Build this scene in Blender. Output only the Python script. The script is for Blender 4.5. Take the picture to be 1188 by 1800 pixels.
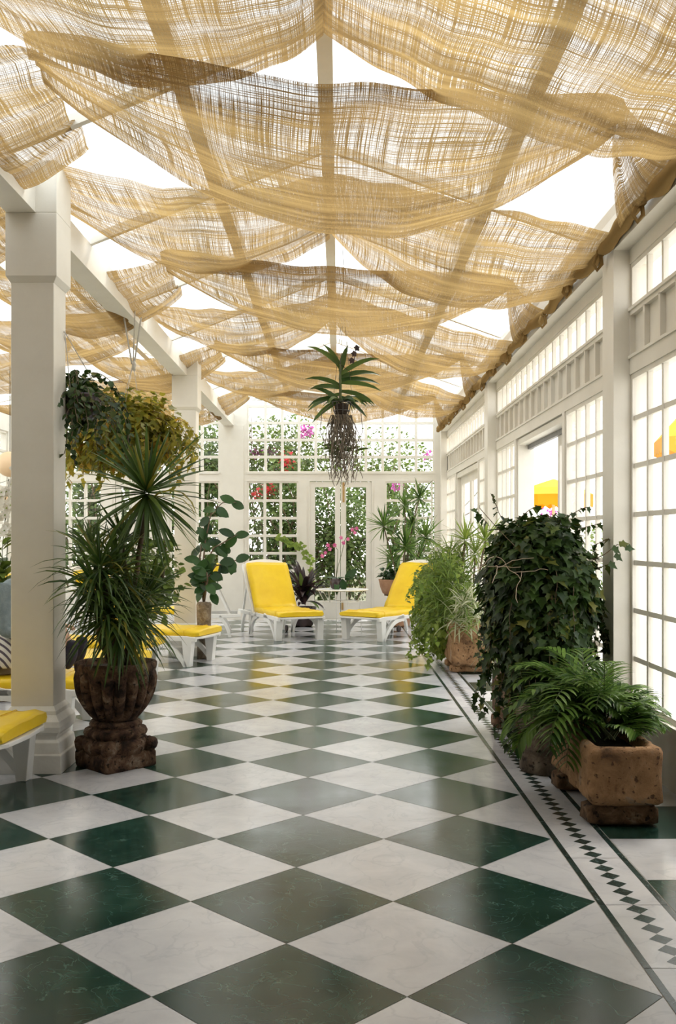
import bpy, math, random
from mathutils import Vector, Matrix, noise
C = bpy.context.scene
COL = C.collection
PI = math.pi
for o in list(bpy.data.objects):
    bpy.data.objects.remove(o)

# ---------------------------------------------------------------- camera, sky, exposure
CAMH = 1.52
cam = bpy.data.cameras.new('camera')
cam.sensor_fit = 'VERTICAL'
cam.sensor_height = 36.0
cam.lens = 36.0 * 1707 / 1800
cam.shift_x = -2 / 1800
cam.shift_y = 47.4 / 1800
cam.clip_end = 300
camo = bpy.data.objects.new('camera', cam)
COL.objects.link(camo)
camo.location = (0, 0, CAMH)
camo.rotation_euler = (PI / 2, 0, 0)
C.camera = camo

SKY_STRENGTH = 6.4
SUN_STRENGTH = 10
w = bpy.data.worlds.new('sky')
C.world = w
w.use_nodes = True
nt = w.node_tree
nt.nodes.clear()
out = nt.nodes.new('ShaderNodeOutputWorld')
bg = nt.nodes.new('ShaderNodeBackground')
tc = nt.nodes.new('ShaderNodeTexCoord')
sep = nt.nodes.new('ShaderNodeSeparateXYZ')
ramp = nt.nodes.new('ShaderNodeValToRGB')
ramp.color_ramp.elements[0].position = 0.0
ramp.color_ramp.elements[0].color = (1.0, 0.96, 0.90, 1)
ramp.color_ramp.elements[1].position = 0.6
ramp.color_ramp.elements[1].color = (0.90, 0.96, 1.0, 1)
nt.links.new(tc.outputs['Generated'], sep.inputs[0])
nt.links.new(sep.outputs['Z'], ramp.inputs[0])
nt.links.new(ramp.outputs[0], bg.inputs['Color'])
bg.inputs['Strength'].default_value = SKY_STRENGTH
nt.links.new(bg.outputs[0], out.inputs[0])

sun = bpy.data.lights.new('sun', 'SUN')
sun.energy = SUN_STRENGTH
sun.angle = math.radians(18)
sun.color = (1.0, 0.93, 0.80)
suno = bpy.data.objects.new('sun', sun)
COL.objects.link(suno)
suno.rotation_euler = Vector((-0.42, -0.62, -1.0)).to_track_quat('-Z', 'Y').to_euler()
suno.location = (4, 10, 12)

C.view_settings.view_transform = 'Standard'
C.view_settings.look = 'None'
C.view_settings.exposure = -1.18
C.view_settings.gamma = 1.0
C.view_settings.use_curve_mapping = False

# ---------------------------------------------------------------- helpers
R = random.Random(7)


def tag(o, label=None, cat=None, group=None, kind=None):
    if label: o['label'] = label
    if cat: o['category'] = cat
    if group: o['group'] = group
    if kind: o['kind'] = kind
    return o


def empty(name, loc, rz=0.0, label=None, cat=None, group=None, kind=None):
    o = bpy.data.objects.new(name, None)
    o.empty_display_size = 0.1
    COL.objects.link(o)
    o.location = loc
    o.rotation_euler = (0, 0, rz)
    return tag(o, label, cat, group, kind)


def copy_tree(o, parent=None):
    c = o.copy()
    COL.objects.link(c)
    c.parent = parent
    for ch in [k for k in bpy.data.objects if k.parent == o]:
        copy_tree(ch, c)
    return c


class MB:
    def __init__(s):
        s.v = []; s.f = []; s.m = []; s.uv = []; s.sm = []

    def face(s, idx, m=0, uv=None, smooth=False):
        s.f.append(tuple(idx)); s.m.append(m); s.uv.append(uv); s.sm.append(smooth)

    def box(s, x0, x1, y0, y1, z0, z1, m=0):
        b = len(s.v)
        if x0 > x1: x0, x1 = x1, x0
        if y0 > y1: y0, y1 = y1, y0
        if z0 > z1: z0, z1 = z1, z0
        s.v += [(x0, y0, z0), (x1, y0, z0), (x1, y1, z0), (x0, y1, z0), (x0, y0, z1), (x1, y0, z1), (x1, y1, z1), (x0, y1, z1)]
        for q in ((0, 3, 2, 1), (4, 5, 6, 7), (0, 1, 5, 4), (1, 2, 6, 5), (2, 3, 7, 6), (3, 0, 4, 7)):
            s.face([b + i for i in q], m)

    def poly(s, pts, m=0):
        b = len(s.v)
        s.v += [tuple(p) for p in pts]
        s.face(range(b, b + len(pts)), m)

    def extrude(s, pts, off, m=0, smooth=False):
        """closed outline pts (3d), swept by vector off"""
        b = len(s.v); n = len(pts)
        off = Vector(off)
        s.v += [tuple(p) for p in pts] + [tuple(Vector(p) + off) for p in pts]
        s.face(list(range(b + n - 1, b - 1, -1)), m)
        s.face(range(b + n, b + 2 * n), m)
        for i in range(n):
            j = (i + 1) % n
            s.face((b + i, b + j, b + n + j, b + n + i), m, None, smooth)

    def rings(s, rings, m=0, caps=True, smooth=True, closed=False):
        b = len(s.v); n = len(rings[0])
        for r in rings: s.v += [tuple(p) for p in r]
        for k in range(len(rings) - 1 + (1 if closed else 0)):
            k2 = (k + 1) % len(rings)
            for i in range(n):
                j = (i + 1) % n
                s.face((b + k * n + i, b + k * n + j, b + k2 * n + j, b + k2 * n + i), m, None, smooth)
        if caps and not closed:
            s.face(list(range(b + n - 1, b - 1, -1)), m)
            e = b + (len(rings) - 1) * n
            s.face(range(e, e + n), m)

    def tube(s, path, r, n=8, m=0, caps=True):
        P = [Vector(p) for p in path]
        rs = r if isinstance(r, (list, tuple)) else [r] * len(P)
        rings = []
        up = None
        for i, p in enumerate(P):
            d = (P[min(i + 1, len(P) - 1)] - P[max(i - 1, 0)])
            if d.length < 1e-9: d = Vector((0, 0, 1))
            d.normalize()
            if up is None:
                up = Vector((0, 0, 1)) if abs(d.z) < .9 else Vector((1, 0, 0))
            a = d.cross(up)
            if a.length < 1e-6: a = d.cross(Vector((0, 1, 0)))
            a.normalize(); u = a.cross(d); up = u
            rings.append([p + (a * math.cos(t) + u * math.sin(t)) * rs[i] for t in [2 * PI * k / n for k in range(n)]])
        s.rings(rings, m, caps)

    def lathe(s, prof, c=(0, 0, 0), n=32, m=0, fn=None, caps=True, smooth=True):
        rings = []
        for r, z in prof:
            rings.append([(c[0] + rr * math.cos(t), c[1] + rr * math.sin(t), c[2] + z)
                          for t in [2 * PI * k / n for k in range(n)] for rr in [max(1e-4, r * (fn(t, z) if fn else 1))]])
        s.rings(rings, m, caps, smooth)

    def squares(s, prof, c=(0, 0, 0), rot=0.0, m=0, asp=1.0, smooth=False):
        rings = []
        for h, z in prof:
            q = []
            for a, b_ in ((-1, -1), (1, -1), (1, 1), (-1, 1)):
                x, y = a * h, b_ * h * asp
                q.append((c[0] + x * math.cos(rot) - y * math.sin(rot), c[1] + x * math.sin(rot) + y * math.cos(rot), c[2] + z))
            rings.append(q)
        s.rings(rings, m, True, smooth)

    def grid(s, fn, nu, nv, m=0, uvf=None, smooth=True, mf=None):
        b = len(s.v)
        for i in range(nu + 1):
            for j in range(nv + 1):
                s.v.append(tuple(fn(i / nu, j / nv)))
        for i in range(nu):
            for j in range(nv):
                a = b + i * (nv + 1) + j
                uv = None
                if uvf:
                    uv = [uvf(i / nu, j / nv), uvf((i + 1) / nu, j / nv), uvf((i + 1) / nu, (j + 1) / nv), uvf(i / nu, (j + 1) / nv)]
                s.face((a, a + nv + 1, a + nv + 2, a + 1), mf(i / nu, j / nv) if mf else m, uv, smooth)

    # ---- plant pieces
    def blade(s, p, d, L, W, droop=0.5, segs=5, m=0, fold=0.18, up=Vector((0, 0, 1))):
        """strap leaf: starts at p along d, bends towards the ground"""
        p = Vector(p); d = Vector(d).normalized()
        side = d.cross(up)
        if side.length < 1e-3: side = Vector((1, 0, 0))
        side.normalize()
        b = len(s.v)
        ws = [0.55, 0.95, 1.0, 0.85, 0.6, 0.05] if segs == 5 else [0.6, 1.0, 0.75, 0.05]
        step = L / segs
        for i in range(segs + 1):
            nrm = side.cross(d).normalized()
            wv = side * (W * .5 * ws[i])
            s.v += [tuple(p - wv + nrm * W * fold * ws[i]), tuple(p), tuple(p + wv + nrm * W * fold * ws[i])]
            p = p + d * step
            d = (d + Vector((0, 0, -1)) * droop / segs * (0.4 + 1.2 * i / segs)).normalized()
        for i in range(segs):
            a = b + 3 * i
            s.face((a, a + 1, a + 4, a + 3), m, None, True)
            s.face((a + 1, a + 2, a + 5, a + 4), m, None, True)

    def leaf(s, p, d, n, L, W, m=0, shape=0, cup=0.12, curl=0.15):
        """broad leaf lying in plane (d, n x d)"""
        p = Vector(p); d = Vector(d).normalized(); n = Vector(n)
        side = d.cross(n)
        if side.length < 1e-3: side = d.orthogonal()
        side.normalize(); n = side.cross(d).normalized()
        if shape == 0:      # oval
            pr = ((0.0, 0.0), (0.22, 0.75), (0.5, 1.0), (0.8, 0.62), (1.0, 0.0))
        elif shape == 3:    # smooth broad oval
            pr = ((0.0, 0.0), (0.1, 0.5), (0.28, 0.88), (0.5, 1.0), (0.7, 0.88), (0.88, 0.5), (1.0, 0.0))
        elif shape == 1:    # heart
            pr = ((0.0, 0.0), (0.08, 0.8), (0.3, 1.0), (0.65, 0.62), (1.0, 0.0))
        else:               # lobed vine leaf
            pr = ((0.0, 0.0), (0.0, 0.7), (0.28, 0.62), (0.42, 1.0), (0.58, 0.45), (1.0, 0.0))
        b = len(s.v); k = len(pr)
        for t, w_ in pr:
            c = p + d * (L * t) - n * (L * curl * t * t)
            s.v.append(tuple(c))
            s.v.append(tuple(c + side * (W * .5 * w_) + n * (W * cup * w_)))
            s.v.append(tuple(c - side * (W * .5 * w_) + n * (W * cup * w_)))
        for i in range(k - 1):
            a = b + 3 * i
            if i == 0:
                if pr[1][0] > 0:
                    s.face((a, a + 3, a + 4), m, None, True); s.face((a, a + 5, a + 3), m, None, True)
            elif i == k - 2:
                s.face((a, a + 3, a + 1), m, None, True); s.face((a, a + 2, a + 3), m, None, True)
            else:
                s.face((a, a + 3, a + 4, a + 1), m, None, True); s.face((a, a + 2, a + 5, a + 3), m, None, True)

    def build(s, name, mats, parent=None, origin=None, bevel=0.0, solid=0.0):
        me = bpy.data.meshes.new(name)
        V = s.v
        if origin is not None:
            ox, oy, oz = origin
            V = [(x - ox, y - oy, z - oz) for x, y, z in V]
        me.from_pydata(V, [], s.f)
        if not isinstance(mats, (list, tuple)): mats = [mats]
        for mm in mats: me.materials.append(mm)
        me.polygons.foreach_set('material_index', s.m)
        me.polygons.foreach_set('use_smooth', s.sm)
        if any(u is not None for u in s.uv):
            ul = me.uv_layers.new(name='UVMap')
            li = 0
            for f, u in zip(s.f, s.uv):
                for k in range(len(f)):
                    ul.data[li].uv = u[k] if u else (0, 0)
                    li += 1
        me.validate()
        me.update()
        o = bpy.data.objects.new(name, me)
        COL.objects.link(o)
        if parent: o.parent = parent
        elif origin is not None: o.location = origin
        if bevel:
            b = o.modifiers.new('bevel', 'BEVEL'); b.width = bevel; b.segments = 2; b.limit_method = 'ANGLE'
            b.angle_limit = math.radians(40)
        if solid:
            b = o.modifiers.new('solid', 'SOLIDIFY'); b.thickness = solid; b.offset = 0
        return o


def px(x, y, Y):
    """picture point at distance Y -> place in the room"""
    return Vector(((x - 596) / 1707 * Y, Y, CAMH - (y - 947.4) / 1707 * Y))


# ---------------------------------------------------------------- materials
def newmat(name):
    m = bpy.data.materials.new(name)
    m.use_nodes = True
    t = m.node_tree
    t.nodes.clear()
    o = t.nodes.new('ShaderNodeOutputMaterial')
    return m, t, o


def N(t, typ, **kw):
    n = t.nodes.new(typ)
    for k, v in kw.items():
        if hasattr(n, k): setattr(n, k, v)
    return n


def noise_ramp(t, scale, stops, detail=6, rough=.6, vec=None, dist=0.0):
    n = N(t, 'ShaderNodeTexNoise')
    n.inputs['Scale'].default_value = scale
    n.inputs['Detail'].default_value = detail
    n.inputs['Roughness'].default_value = rough
    n.inputs['Distortion'].default_value = dist
    if vec: t.links.new(vec, n.inputs['Vector'])
    r = N(t, 'ShaderNodeValToRGB')
    el = r.color_ramp.elements
    while len(el) < len(stops): el.new(0.5)
    for e, (p, c) in zip(el, stops):
        e.position = p
        e.color = (*c, 1) if len(c) == 3 else c
    t.links.new(n.outputs['Fac'], r.inputs[0])
    return r.outputs[0], n.outputs['Fac']


def mat_noise(name, stops, scale=5, rough=.5, bump=0.0, bscale=30, detail=6, spec=.5, metal=0, coords='Object', dist=0.0, bdist=.01):
    m, t, o = newmat(name)
    tcn = N(t, 'ShaderNodeTexCoord')
    p = N(t, 'ShaderNodeBsdfPrincipled')
    c, f = noise_ramp(t, scale, stops, detail, .6, tcn.outputs[coords], dist)
    t.links.new(c, p.inputs['Base Color'])
    p.inputs['Roughness'].default_value = rough
    p.inputs['Specular IOR Level'].default_value = spec
    p.inputs['Metallic'].default_value = metal
    if bump:
        n2 = N(t, 'ShaderNodeTexNoise'); n2.inputs['Scale'].default_value = bscale; n2.inputs['Detail'].default_value = 5
        t.links.new(tcn.outputs[coords], n2.inputs['Vector'])
        b = N(t, 'ShaderNodeBump'); b.inputs['Strength'].default_value = bump; b.inputs['Distance'].default_value = bdist
        t.links.new(n2.outputs['Fac'], b.inputs['Height']); t.links.new(b.outputs[0], p.inputs['Normal'])
    t.links.new(p.outputs[0], o.inputs[0])
    return m


def mat_stone(name, stops, scale, pit=(.03, .02, .015), pitn=26, lim=.60):
    m, t, o = newmat(name)
    tcn = N(t, 'ShaderNodeTexCoord'); p = N(t, 'ShaderNodeBsdfPrincipled'); p.inputs['Roughness'].default_value = .92
    p.inputs['Specular IOR Level'].default_value = .25
    c, f = noise_ramp(t, scale, stops, 9, .65, tcn.outputs['Object'], .4)
    n2 = N(t, 'ShaderNodeTexNoise'); n2.inputs['Scale'].default_value = pitn; n2.inputs['Detail'].default_value = 4
    t.links.new(tcn.outputs['Object'], n2.inputs['Vector'])
    mr = N(t, 'ShaderNodeMapRange'); mr.interpolation_type = 'SMOOTHSTEP'
    mr.inputs[1].default_value = lim; mr.inputs[2].default_value = lim + .06; mr.inputs[3].default_value = 0; mr.inputs[4].default_value = .85
    t.links.new(n2.outputs['Fac'], mr.inputs[0])
    mx = N(t, 'ShaderNodeMix'); mx.data_type = 'RGBA'; mx.inputs[7].default_value = (*pit, 1)
    t.links.new(mr.outputs[0], mx.inputs[0]); t.links.new(c, mx.inputs[6]); t.links.new(mx.outputs[2], p.inputs['Base Color'])
    n3 = N(t, 'ShaderNodeTexNoise'); n3.inputs['Scale'].default_value = 55; n3.inputs['Detail'].default_value = 8; n3.inputs['Roughness'].default_value = .7
    t.links.new(tcn.outputs['Object'], n3.inputs['Vector'])
    sb = N(t, 'ShaderNodeMath', operation='MULTIPLY_ADD'); sb.inputs[1].default_value = -1.2
    t.links.new(mr.outputs[0], sb.inputs[0]); t.links.new(n3.outputs['Fac'], sb.inputs[2])
    b = N(t, 'ShaderNodeBump'); b.inputs['Strength'].default_value = 1; b.inputs['Distance'].default_value = .014
    t.links.new(sb.outputs[0], b.inputs['Height']); t.links.new(b.outputs[0], p.inputs['Normal'])
    t.links.new(p.outputs[0], o.inputs[0])
    return m


def mat_leaf(name, dark, light, rough=.4, trans=.3, scale=3.0, extra=None, spec=.35):
    m, t, o = newmat(name)
    g = N(t, 'ShaderNodeNewGeometry')
    r = N(t, 'ShaderNodeValToRGB')
    el = r.color_ramp.elements
    el[0].position = 0.0; el[0].color = (*dark, 1)
    el[1].position = 0.85 if extra else 1.0; el[1].color = (*light, 1)
    if extra:
        e = el.new(0.95); e.color = (*extra, 1)
    t.links.new(g.outputs['Random Per Island'], r.inputs[0])
    tcn = N(t, 'ShaderNodeTexCoord')
    n = N(t, 'ShaderNodeTexNoise'); n.inputs['Scale'].default_value = scale
    t.links.new(tcn.outputs['Object'], n.inputs['Vector'])
    mx = N(t, 'ShaderNodeMix'); mx.data_type = 'RGBA'; mx.blend_type = 'MULTIPLY'
    mx.inputs[0].default_value = .6
    t.links.new(r.outputs[0], mx.inputs[6])
    mr = N(t, 'ShaderNodeMapRange'); mr.inputs[1].default_value = .3; mr.inputs[2].default_value = .7
    mr.inputs[3].default_value = .45; mr.inputs[4].default_value = 1.25
    t.links.new(n.outputs['Fac'], mr.inputs[0]); t.links.new(mr.outputs[0], mx.inputs[7])
    p = N(t, 'ShaderNodeBsdfPrincipled'); p.inputs['Roughness'].default_value = rough
    p.inputs['Specular IOR Level'].default_value = spec
    t.links.new(mx.outputs[2], p.inputs['Base Color'])
    tr = N(t, 'ShaderNodeBsdfTranslucent'); t.links.new(mx.outputs[2], tr.inputs[0])
    ms = N(t, 'ShaderNodeMixShader'); ms.inputs[0].default_value = trans
    t.links.new(p.outputs[0], ms.inputs[1]); t.links.new(tr.outputs[0], ms.inputs[2])
    t.links.new(ms.outputs[0], o.inputs[0])
    return m


def mat_glass(name, tint=(1, 1, 1), refl=.08, veil=0.0, veilcol=(.9, .93, .95)):
    m, t, o = newmat(name)
    tr = N(t, 'ShaderNodeBsdfTransparent'); tr.inputs[0].default_value = (*tint, 1)
    gl = N(t, 'ShaderNodeBsdfGlossy'); gl.inputs['Roughness'].default_value = .03
    fr = N(t, 'ShaderNodeLayerWeight'); fr.inputs[0].default_value = .5
    pw_ = N(t, 'ShaderNodeMath', operation='POWER'); pw_.inputs[1].default_value = 4.0
    ms = N(t, 'ShaderNodeMixShader')
    mu = N(t, 'ShaderNodeMath', operation='MULTIPLY_ADD'); mu.inputs[1].default_value = .55; mu.inputs[2].default_value = refl * .6
    t.links.new(fr.outputs['Facing'], pw_.inputs[0]); t.links.new(pw_.outputs[0], mu.inputs[0]); t.links.new(mu.outputs[0], ms.inputs[0])
    t.links.new(tr.outputs[0], ms.inputs[1]); t.links.new(gl.outputs[0], ms.inputs[2])
    last = ms
    if veil:
        tl = N(t, 'ShaderNodeBsdfTranslucent'); tl.inputs[0].default_value = (*veilcol, 1)
        m2 = N(t, 'ShaderNodeMixShader'); m2.inputs[0].default_value = veil
        t.links.new(ms.outputs[0], m2.inputs[1]); t.links.new(tl.outputs[0], m2.inputs[2])
        last = m2
    t.links.new(last.outputs[0], o.inputs[0])
    return m


def mat_marble(name, stops, scale, veins, vcol, rough=.18, vw=.012, vscale=5):
    """polished stone with thin veins, tone shifts from tile to tile"""
    m, t, o = newmat(name)
    tcn = N(t, 'ShaderNodeTexCoord'); g = N(t, 'ShaderNodeNewGeometry')
    add = N(t, 'ShaderNodeVectorMath', operation='ADD')
    sc = N(t, 'ShaderNodeVectorMath', operation='SCALE'); sc.inputs['Scale'].default_value = 37.0
    cmb = N(t, 'ShaderNodeCombineXYZ')
    t.links.new(g.outputs['Random Per Island'], cmb.inputs[0]); t.links.new(g.outputs['Random Per Island'], cmb.inputs[2])
    t.links.new(cmb.outputs[0], sc.inputs[0])
    t.links.new(tcn.outputs['Object'], add.inputs[0]); t.links.new(sc.outputs[0], add.inputs[1])
    c, f = noise_ramp(t, scale, stops, 8, .65, add.outputs[0], .6)
    n2 = N(t, 'ShaderNodeTexNoise'); n2.inputs['Scale'].default_value = vscale; n2.inputs['Detail'].default_value = 7
    n2.inputs['Distortion'].default_value = 1.2
    t.links.new(add.outputs[0], n2.inputs['Vector'])
    s1 = N(t, 'ShaderNodeMath', operation='SUBTRACT'); s1.inputs[1].default_value = .5
    a1 = N(t, 'ShaderNodeMath', operation='ABSOLUTE')
    mr = N(t, 'ShaderNodeMapRange'); mr.inputs[1].default_value = 0; mr.inputs[2].default_value = vw
    mr.inputs[3].default_value = veins; mr.inputs[4].default_value = 0
    t.links.new(n2.outputs['Fac'], s1.inputs[0]); t.links.new(s1.outputs[0], a1.inputs[0]); t.links.new(a1.outputs[0], mr.inputs[0])
    mx = N(t, 'ShaderNodeMix'); mx.data_type = 'RGBA'; mx.inputs[7].default_value = (*vcol, 1)
    t.links.new(mr.outputs[0], mx.inputs[0]); t.links.new(c, mx.inputs[6])
    hv = N(t, 'ShaderNodeHueSaturation')
    mr2 = N(t, 'ShaderNodeMapRange'); mr2.inputs[3].default_value = .9; mr2.inputs[4].default_value = 1.08
    t.links.new(g.outputs['Random Per Island'], mr2.inputs[0]); t.links.new(mr2.outputs[0], hv.inputs['Value'])
    t.links.new(mx.outputs[2], hv.inputs['Color'])
    p = N(t, 'ShaderNodeBsdfPrincipled')
    t.links.new(hv.outputs[0], p.inputs['Base Color'])
    n3 = N(t, 'ShaderNodeTexNoise'); n3.inputs['Scale'].default_value = 2.5; n3.inputs['Detail'].default_value = 6
    t.links.new(tcn.outputs['Object'], n3.inputs['Vector'])
    mr3 = N(t, 'ShaderNodeMapRange'); mr3.inputs[1].default_value = .3; mr3.inputs[2].default_value = .7
    mr3.inputs[3].default_value = rough * .8; mr3.inputs[4].default_value = rough * 1.3
    t.links.new(n3.outputs['Fac'], mr3.inputs[0]); t.links.new(mr3.outputs[0], p.inputs['Roughness'])
    bm_ = N(t, 'ShaderNodeBump'); bm_.inputs['Strength'].default_value = .12; bm_.inputs['Distance'].default_value = .002
    n4 = N(t, 'ShaderNodeTexNoise'); n4.inputs['Scale'].default_value = 9; n4.inputs['Detail'].default_value = 3
    t.links.new(tcn.outputs['Object'], n4.inputs['Vector']); t.links.new(n4.outputs['Fac'], bm_.inputs['Height'])
    t.links.new(bm_.outputs[0], p.inputs['Normal'])
    t.links.new(p.outputs[0], o.inputs[0])
    return m


def mat_burlap(name, opaque=False):
    m, t, o = newmat(name)
    uv = N(t, 'ShaderNodeUVMap'); uv.uv_map = 'UVMap'

    def thread(su, sv, d=2):
        mp = N(t, 'ShaderNodeMapping'); mp.inputs['Scale'].default_value = (su, sv, 1)
        t.links.new(uv.outputs[0], mp.inputs[0])
        n = N(t, 'ShaderNodeTexNoise'); n.inputs['Scale'].default_value = 1; n.inputs['Detail'].default_value = d
        t.links.new(mp.outputs[0], n.inputs['Vector'])
        return n.outputs['Fac']
    wa = thread(185, 1.6); we = thread(1.0, 210)
    patch = thread(1.1, 3.5, 4)
    streak = thread(.6, 22, 3)
    mx = N(t, 'ShaderNodeMath', operation='MAXIMUM'); t.links.new(wa, mx.inputs[0]); t.links.new(we, mx.inputs[1])
    ad = N(t, 'ShaderNodeMath', operation='MULTIPLY_ADD'); ad.inputs[1].default_value = .28
    t.links.new(patch, ad.inputs[0]); t.links.new(mx.outputs[0], ad.inputs[2])
    mr = N(t, 'ShaderNodeMapRange'); mr.interpolation_type = 'SMOOTHSTEP'
    mr.inputs[1].default_value = .56; mr.inputs[2].default_value = .70
    mr.inputs[3].default_value = .54; mr.inputs[4].default_value = 1.0
    t.links.new(ad.outputs[0], mr.inputs[0])
    r = N(t, 'ShaderNodeValToRGB')
    el = r.color_ramp.elements
    el[0].position = .3; el[0].color = (.14, .085, .036, 1)
    el[1].position = .7; el[1].color = (.54, .365, .15, 1)
    e = el.new(.5); e.color = (.31, .20, .082, 1)
    a2 = N(t, 'ShaderNodeMath', operation='ADD'); t.links.new(streak, a2.inputs[0]); t.links.new(patch, a2.inputs[1])
    m2 = N(t, 'ShaderNodeMath', operation='MULTIPLY'); m2.inputs[1].default_value = .5; t.links.new(a2.outputs[0], m2.inputs[0])
    t.links.new(m2.outputs[0], r.inputs[0])
    df = N(t, 'ShaderNodeBsdfDiffuse'); tl = N(t, 'ShaderNodeBsdfTranslucent')
    t.links.new(r.outputs[0], df.inputs[0]); t.links.new(r.outputs[0], tl.inputs[0])
    ms = N(t, 'ShaderNodeMixShader'); ms.inputs[0].default_value = .52 if not opaque else .1
    t.links.new(df.outputs[0], ms.inputs[1]); t.links.new(tl.outputs[0], ms.inputs[2])
    if opaque:
        b = N(t, 'ShaderNodeBump'); b.inputs['Strength'].default_value = .5; b.inputs['Distance'].default_value = .004
        t.links.new(mx.outputs[0], b.inputs['Height'])
        t.links.new(b.outputs[0], df.inputs['Normal'])
        t.links.new(ms.outputs[0], o.inputs[0])
        return m
    tp = N(t, 'ShaderNodeBsdfTransparent')
    m3 = N(t, 'ShaderNodeMixShader')
    t.links.new(mr.outputs[0], m3.inputs[0]); t.links.new(tp.outputs[0], m3.inputs[1]); t.links.new(ms.outputs[0], m3.inputs[2])
    t.links.new(m3.outputs[0], o.inputs[0])
    return m


M = {}
M['paint'] = mat_noise('white_paint', [(.3, (.76, .72, .64)), (.7, (.84, .80, .72))], 2.5, .42, .05, 40)
M['paint_worn'] = mat_noise('worn_white_paint', [(.25, (.60, .57, .52)), (.5, (.78, .76, .71)), (.8, (.83, .81, .77))], 4, .45, .15, 25, dist=.5)
M['panel'] = mat_noise('panel_paint', [(.3, (.70, .68, .60)), (.7, (.78, .75, .68))], 3, .5)
M['glass'] = mat_glass('window_glass')
M['roofglass'] = mat_glass('roof_glass', (.93, .96, .97), .06, .25)
M['white_marble'] = mat_marble('white_marble', [(.2, (.50, .505, .54)), (.5, (.60, .60, .63)), (.75, (.67, .67, .69))], 5, .35, (.42, .43, .48), .18, .02, 3)
M['green_marble'] = mat_marble('green_marble', [(.25, (.006, .022, .017)), (.55, (.016, .05, .038)), (.8, (.05, .105, .08))], 4.5, .5, (.13, .22, .18), .16, .008, 6)
M['dark_inlay'] = mat_marble('green_black_inlay', [(.3, (.008, .02, .018)), (.6, (.018, .045, .04)), (.8, (.03, .07, .06))], 8, .7, (.35, .42, .40), .22, .006, 14)
M['grout'] = mat_noise('grout', [(.3, (.38, .36, .33)), (.7, (.5, .48, .44))], 20, .8)
M['burlap'] = mat_burlap('burlap_weave')
M['burlap_dense'] = mat_burlap('burlap_rolled', True)
M['soil'] = mat_noise('soil', [(.3, (.02, .012, .008)), (.7, (.06, .04, .025))], 30, .95, .8, 60)
M['rope'] = mat_noise('rope', [(.3, (.5, .47, .42)), (.7, (.68, .65, .6))], 60, .8, .5, 200)
M['wire'] = mat_noise('dark_wire', [(.3, (.04, .035, .03)), (.7, (.09, .08, .07))], 30, .5)
# ---------------------------------------------------------------- floor
XW = 2.0        # inner face of the right window wall
YE = 18.2       # inner face of the end wall
XL = -6.1
YB = -4.0


def clip(poly, axis, lim, keep_less):
    outp = []
    for i in range(len(poly)):
        a, b = poly[i], poly[(i + 1) % len(poly)]
        ia = (a[axis] <= lim) if keep_less else (a[axis] >= lim)
        ib = (b[axis] <= lim) if keep_less else (b[axis] >= lim)
        if ia: outp.append(a)
        if ia != ib:
            t = (lim - a[axis]) / (b[axis] - a[axis])
            outp.append((a[0] + (b[0] - a[0]) * t, a[1] + (b[1] - a[1]) * t))
    return outp


HD = .4243
fl = MB()
fl.box(XL - .2, XW + .15, YB - .2, YE + .2, -.1, -.002, 2)
g = .0022
for n in range(-18, 38):
    for c in range(-16, 4):
        if (n + c) % 2 == 0: continue
        cx = (c + .5324) * HD; cy = (n + 7.5975) * HD
        h = HD - g
        p = [(cx - h, cy), (cx, cy - h), (cx + h, cy), (cx, cy + h)]
        p = clip(p, 0, 1.0745, True)
        if len(p) > 2: p = clip(p, 0, XL, False)
        if len(p) > 2: p = clip(p, 1, YB, False)
        if len(p) > 2: p = clip(p, 1, YE, True)
        if len(p) > 2: fl.poly([(x, y, 0) for x, y in p], 1 if n % 2 == 0 else 0)
SEG = .5945
k0 = 4.627 - 15 * SEG
for i in range(40):
    y0, y1 = k0 + i * SEG + .002, k0 + (i + 1) * SEG - .002
    if y0 > YE: break
    y1 = min(y1, YE)
    for (a, b, m) in ((1.079, 1.106, 3), (1.1065, 1.3375, 0), (1.338, 1.366, 3)):
        fl.poly([(a, y0, 0), (b, y0, 0), (b, y1, 0), (a, y1, 0)], m)
    for q in range(6):
        cy = y0 + (q + .5) * (SEG / 6)
        fl.poly([(1.222 - .046, cy, .0004), (1.222, cy - .047, .0004), (1.222 + .046, cy, .0004), (1.222, cy + .047, .0004)], 3)
for i in range(-16, 26):
    y0, y1 = 4.327 + i * .597 + .002, 4.327 + (i + 1) * .597 - .002
    if y0 > YE: break
    y1 = min(y1, YE)
    fl.poly([(1.371, y0, 0), (XW + .1, y0, 0), (XW + .1, y1, 0), (1.371, y1, 0)], 0 if i % 2 == 0 else 1)
tag(fl.build('floor', [M['white_marble'], M['green_marble'], M['grout'], M['dark_inlay']]), kind='structure')

# terrace and ground outside
M['terrace'] = mat_noise('terrace_stone', [(.3, (.62, .60, .56)), (.7, (.74, .72, .68))], 3, .7)
t = MB(); t.box(XW + .16, 18, -6, 42, -.12, -.02)
tag(t.build('terrace_ground', M['terrace']), kind='structure')
M['earth'] = mat_noise('garden_ground', [(.3, (.10, .09, .05)), (.7, (.16, .17, .08))], 2, .9)
t = MB(); t.box(-14, XW + .16, YE + .4, 40, -.2, -.06)
t.box(-16, XL - .3, -6, YE + .4, -.2, -.06)
tag(t.build('garden_ground', M['earth']), kind='structure')


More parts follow.
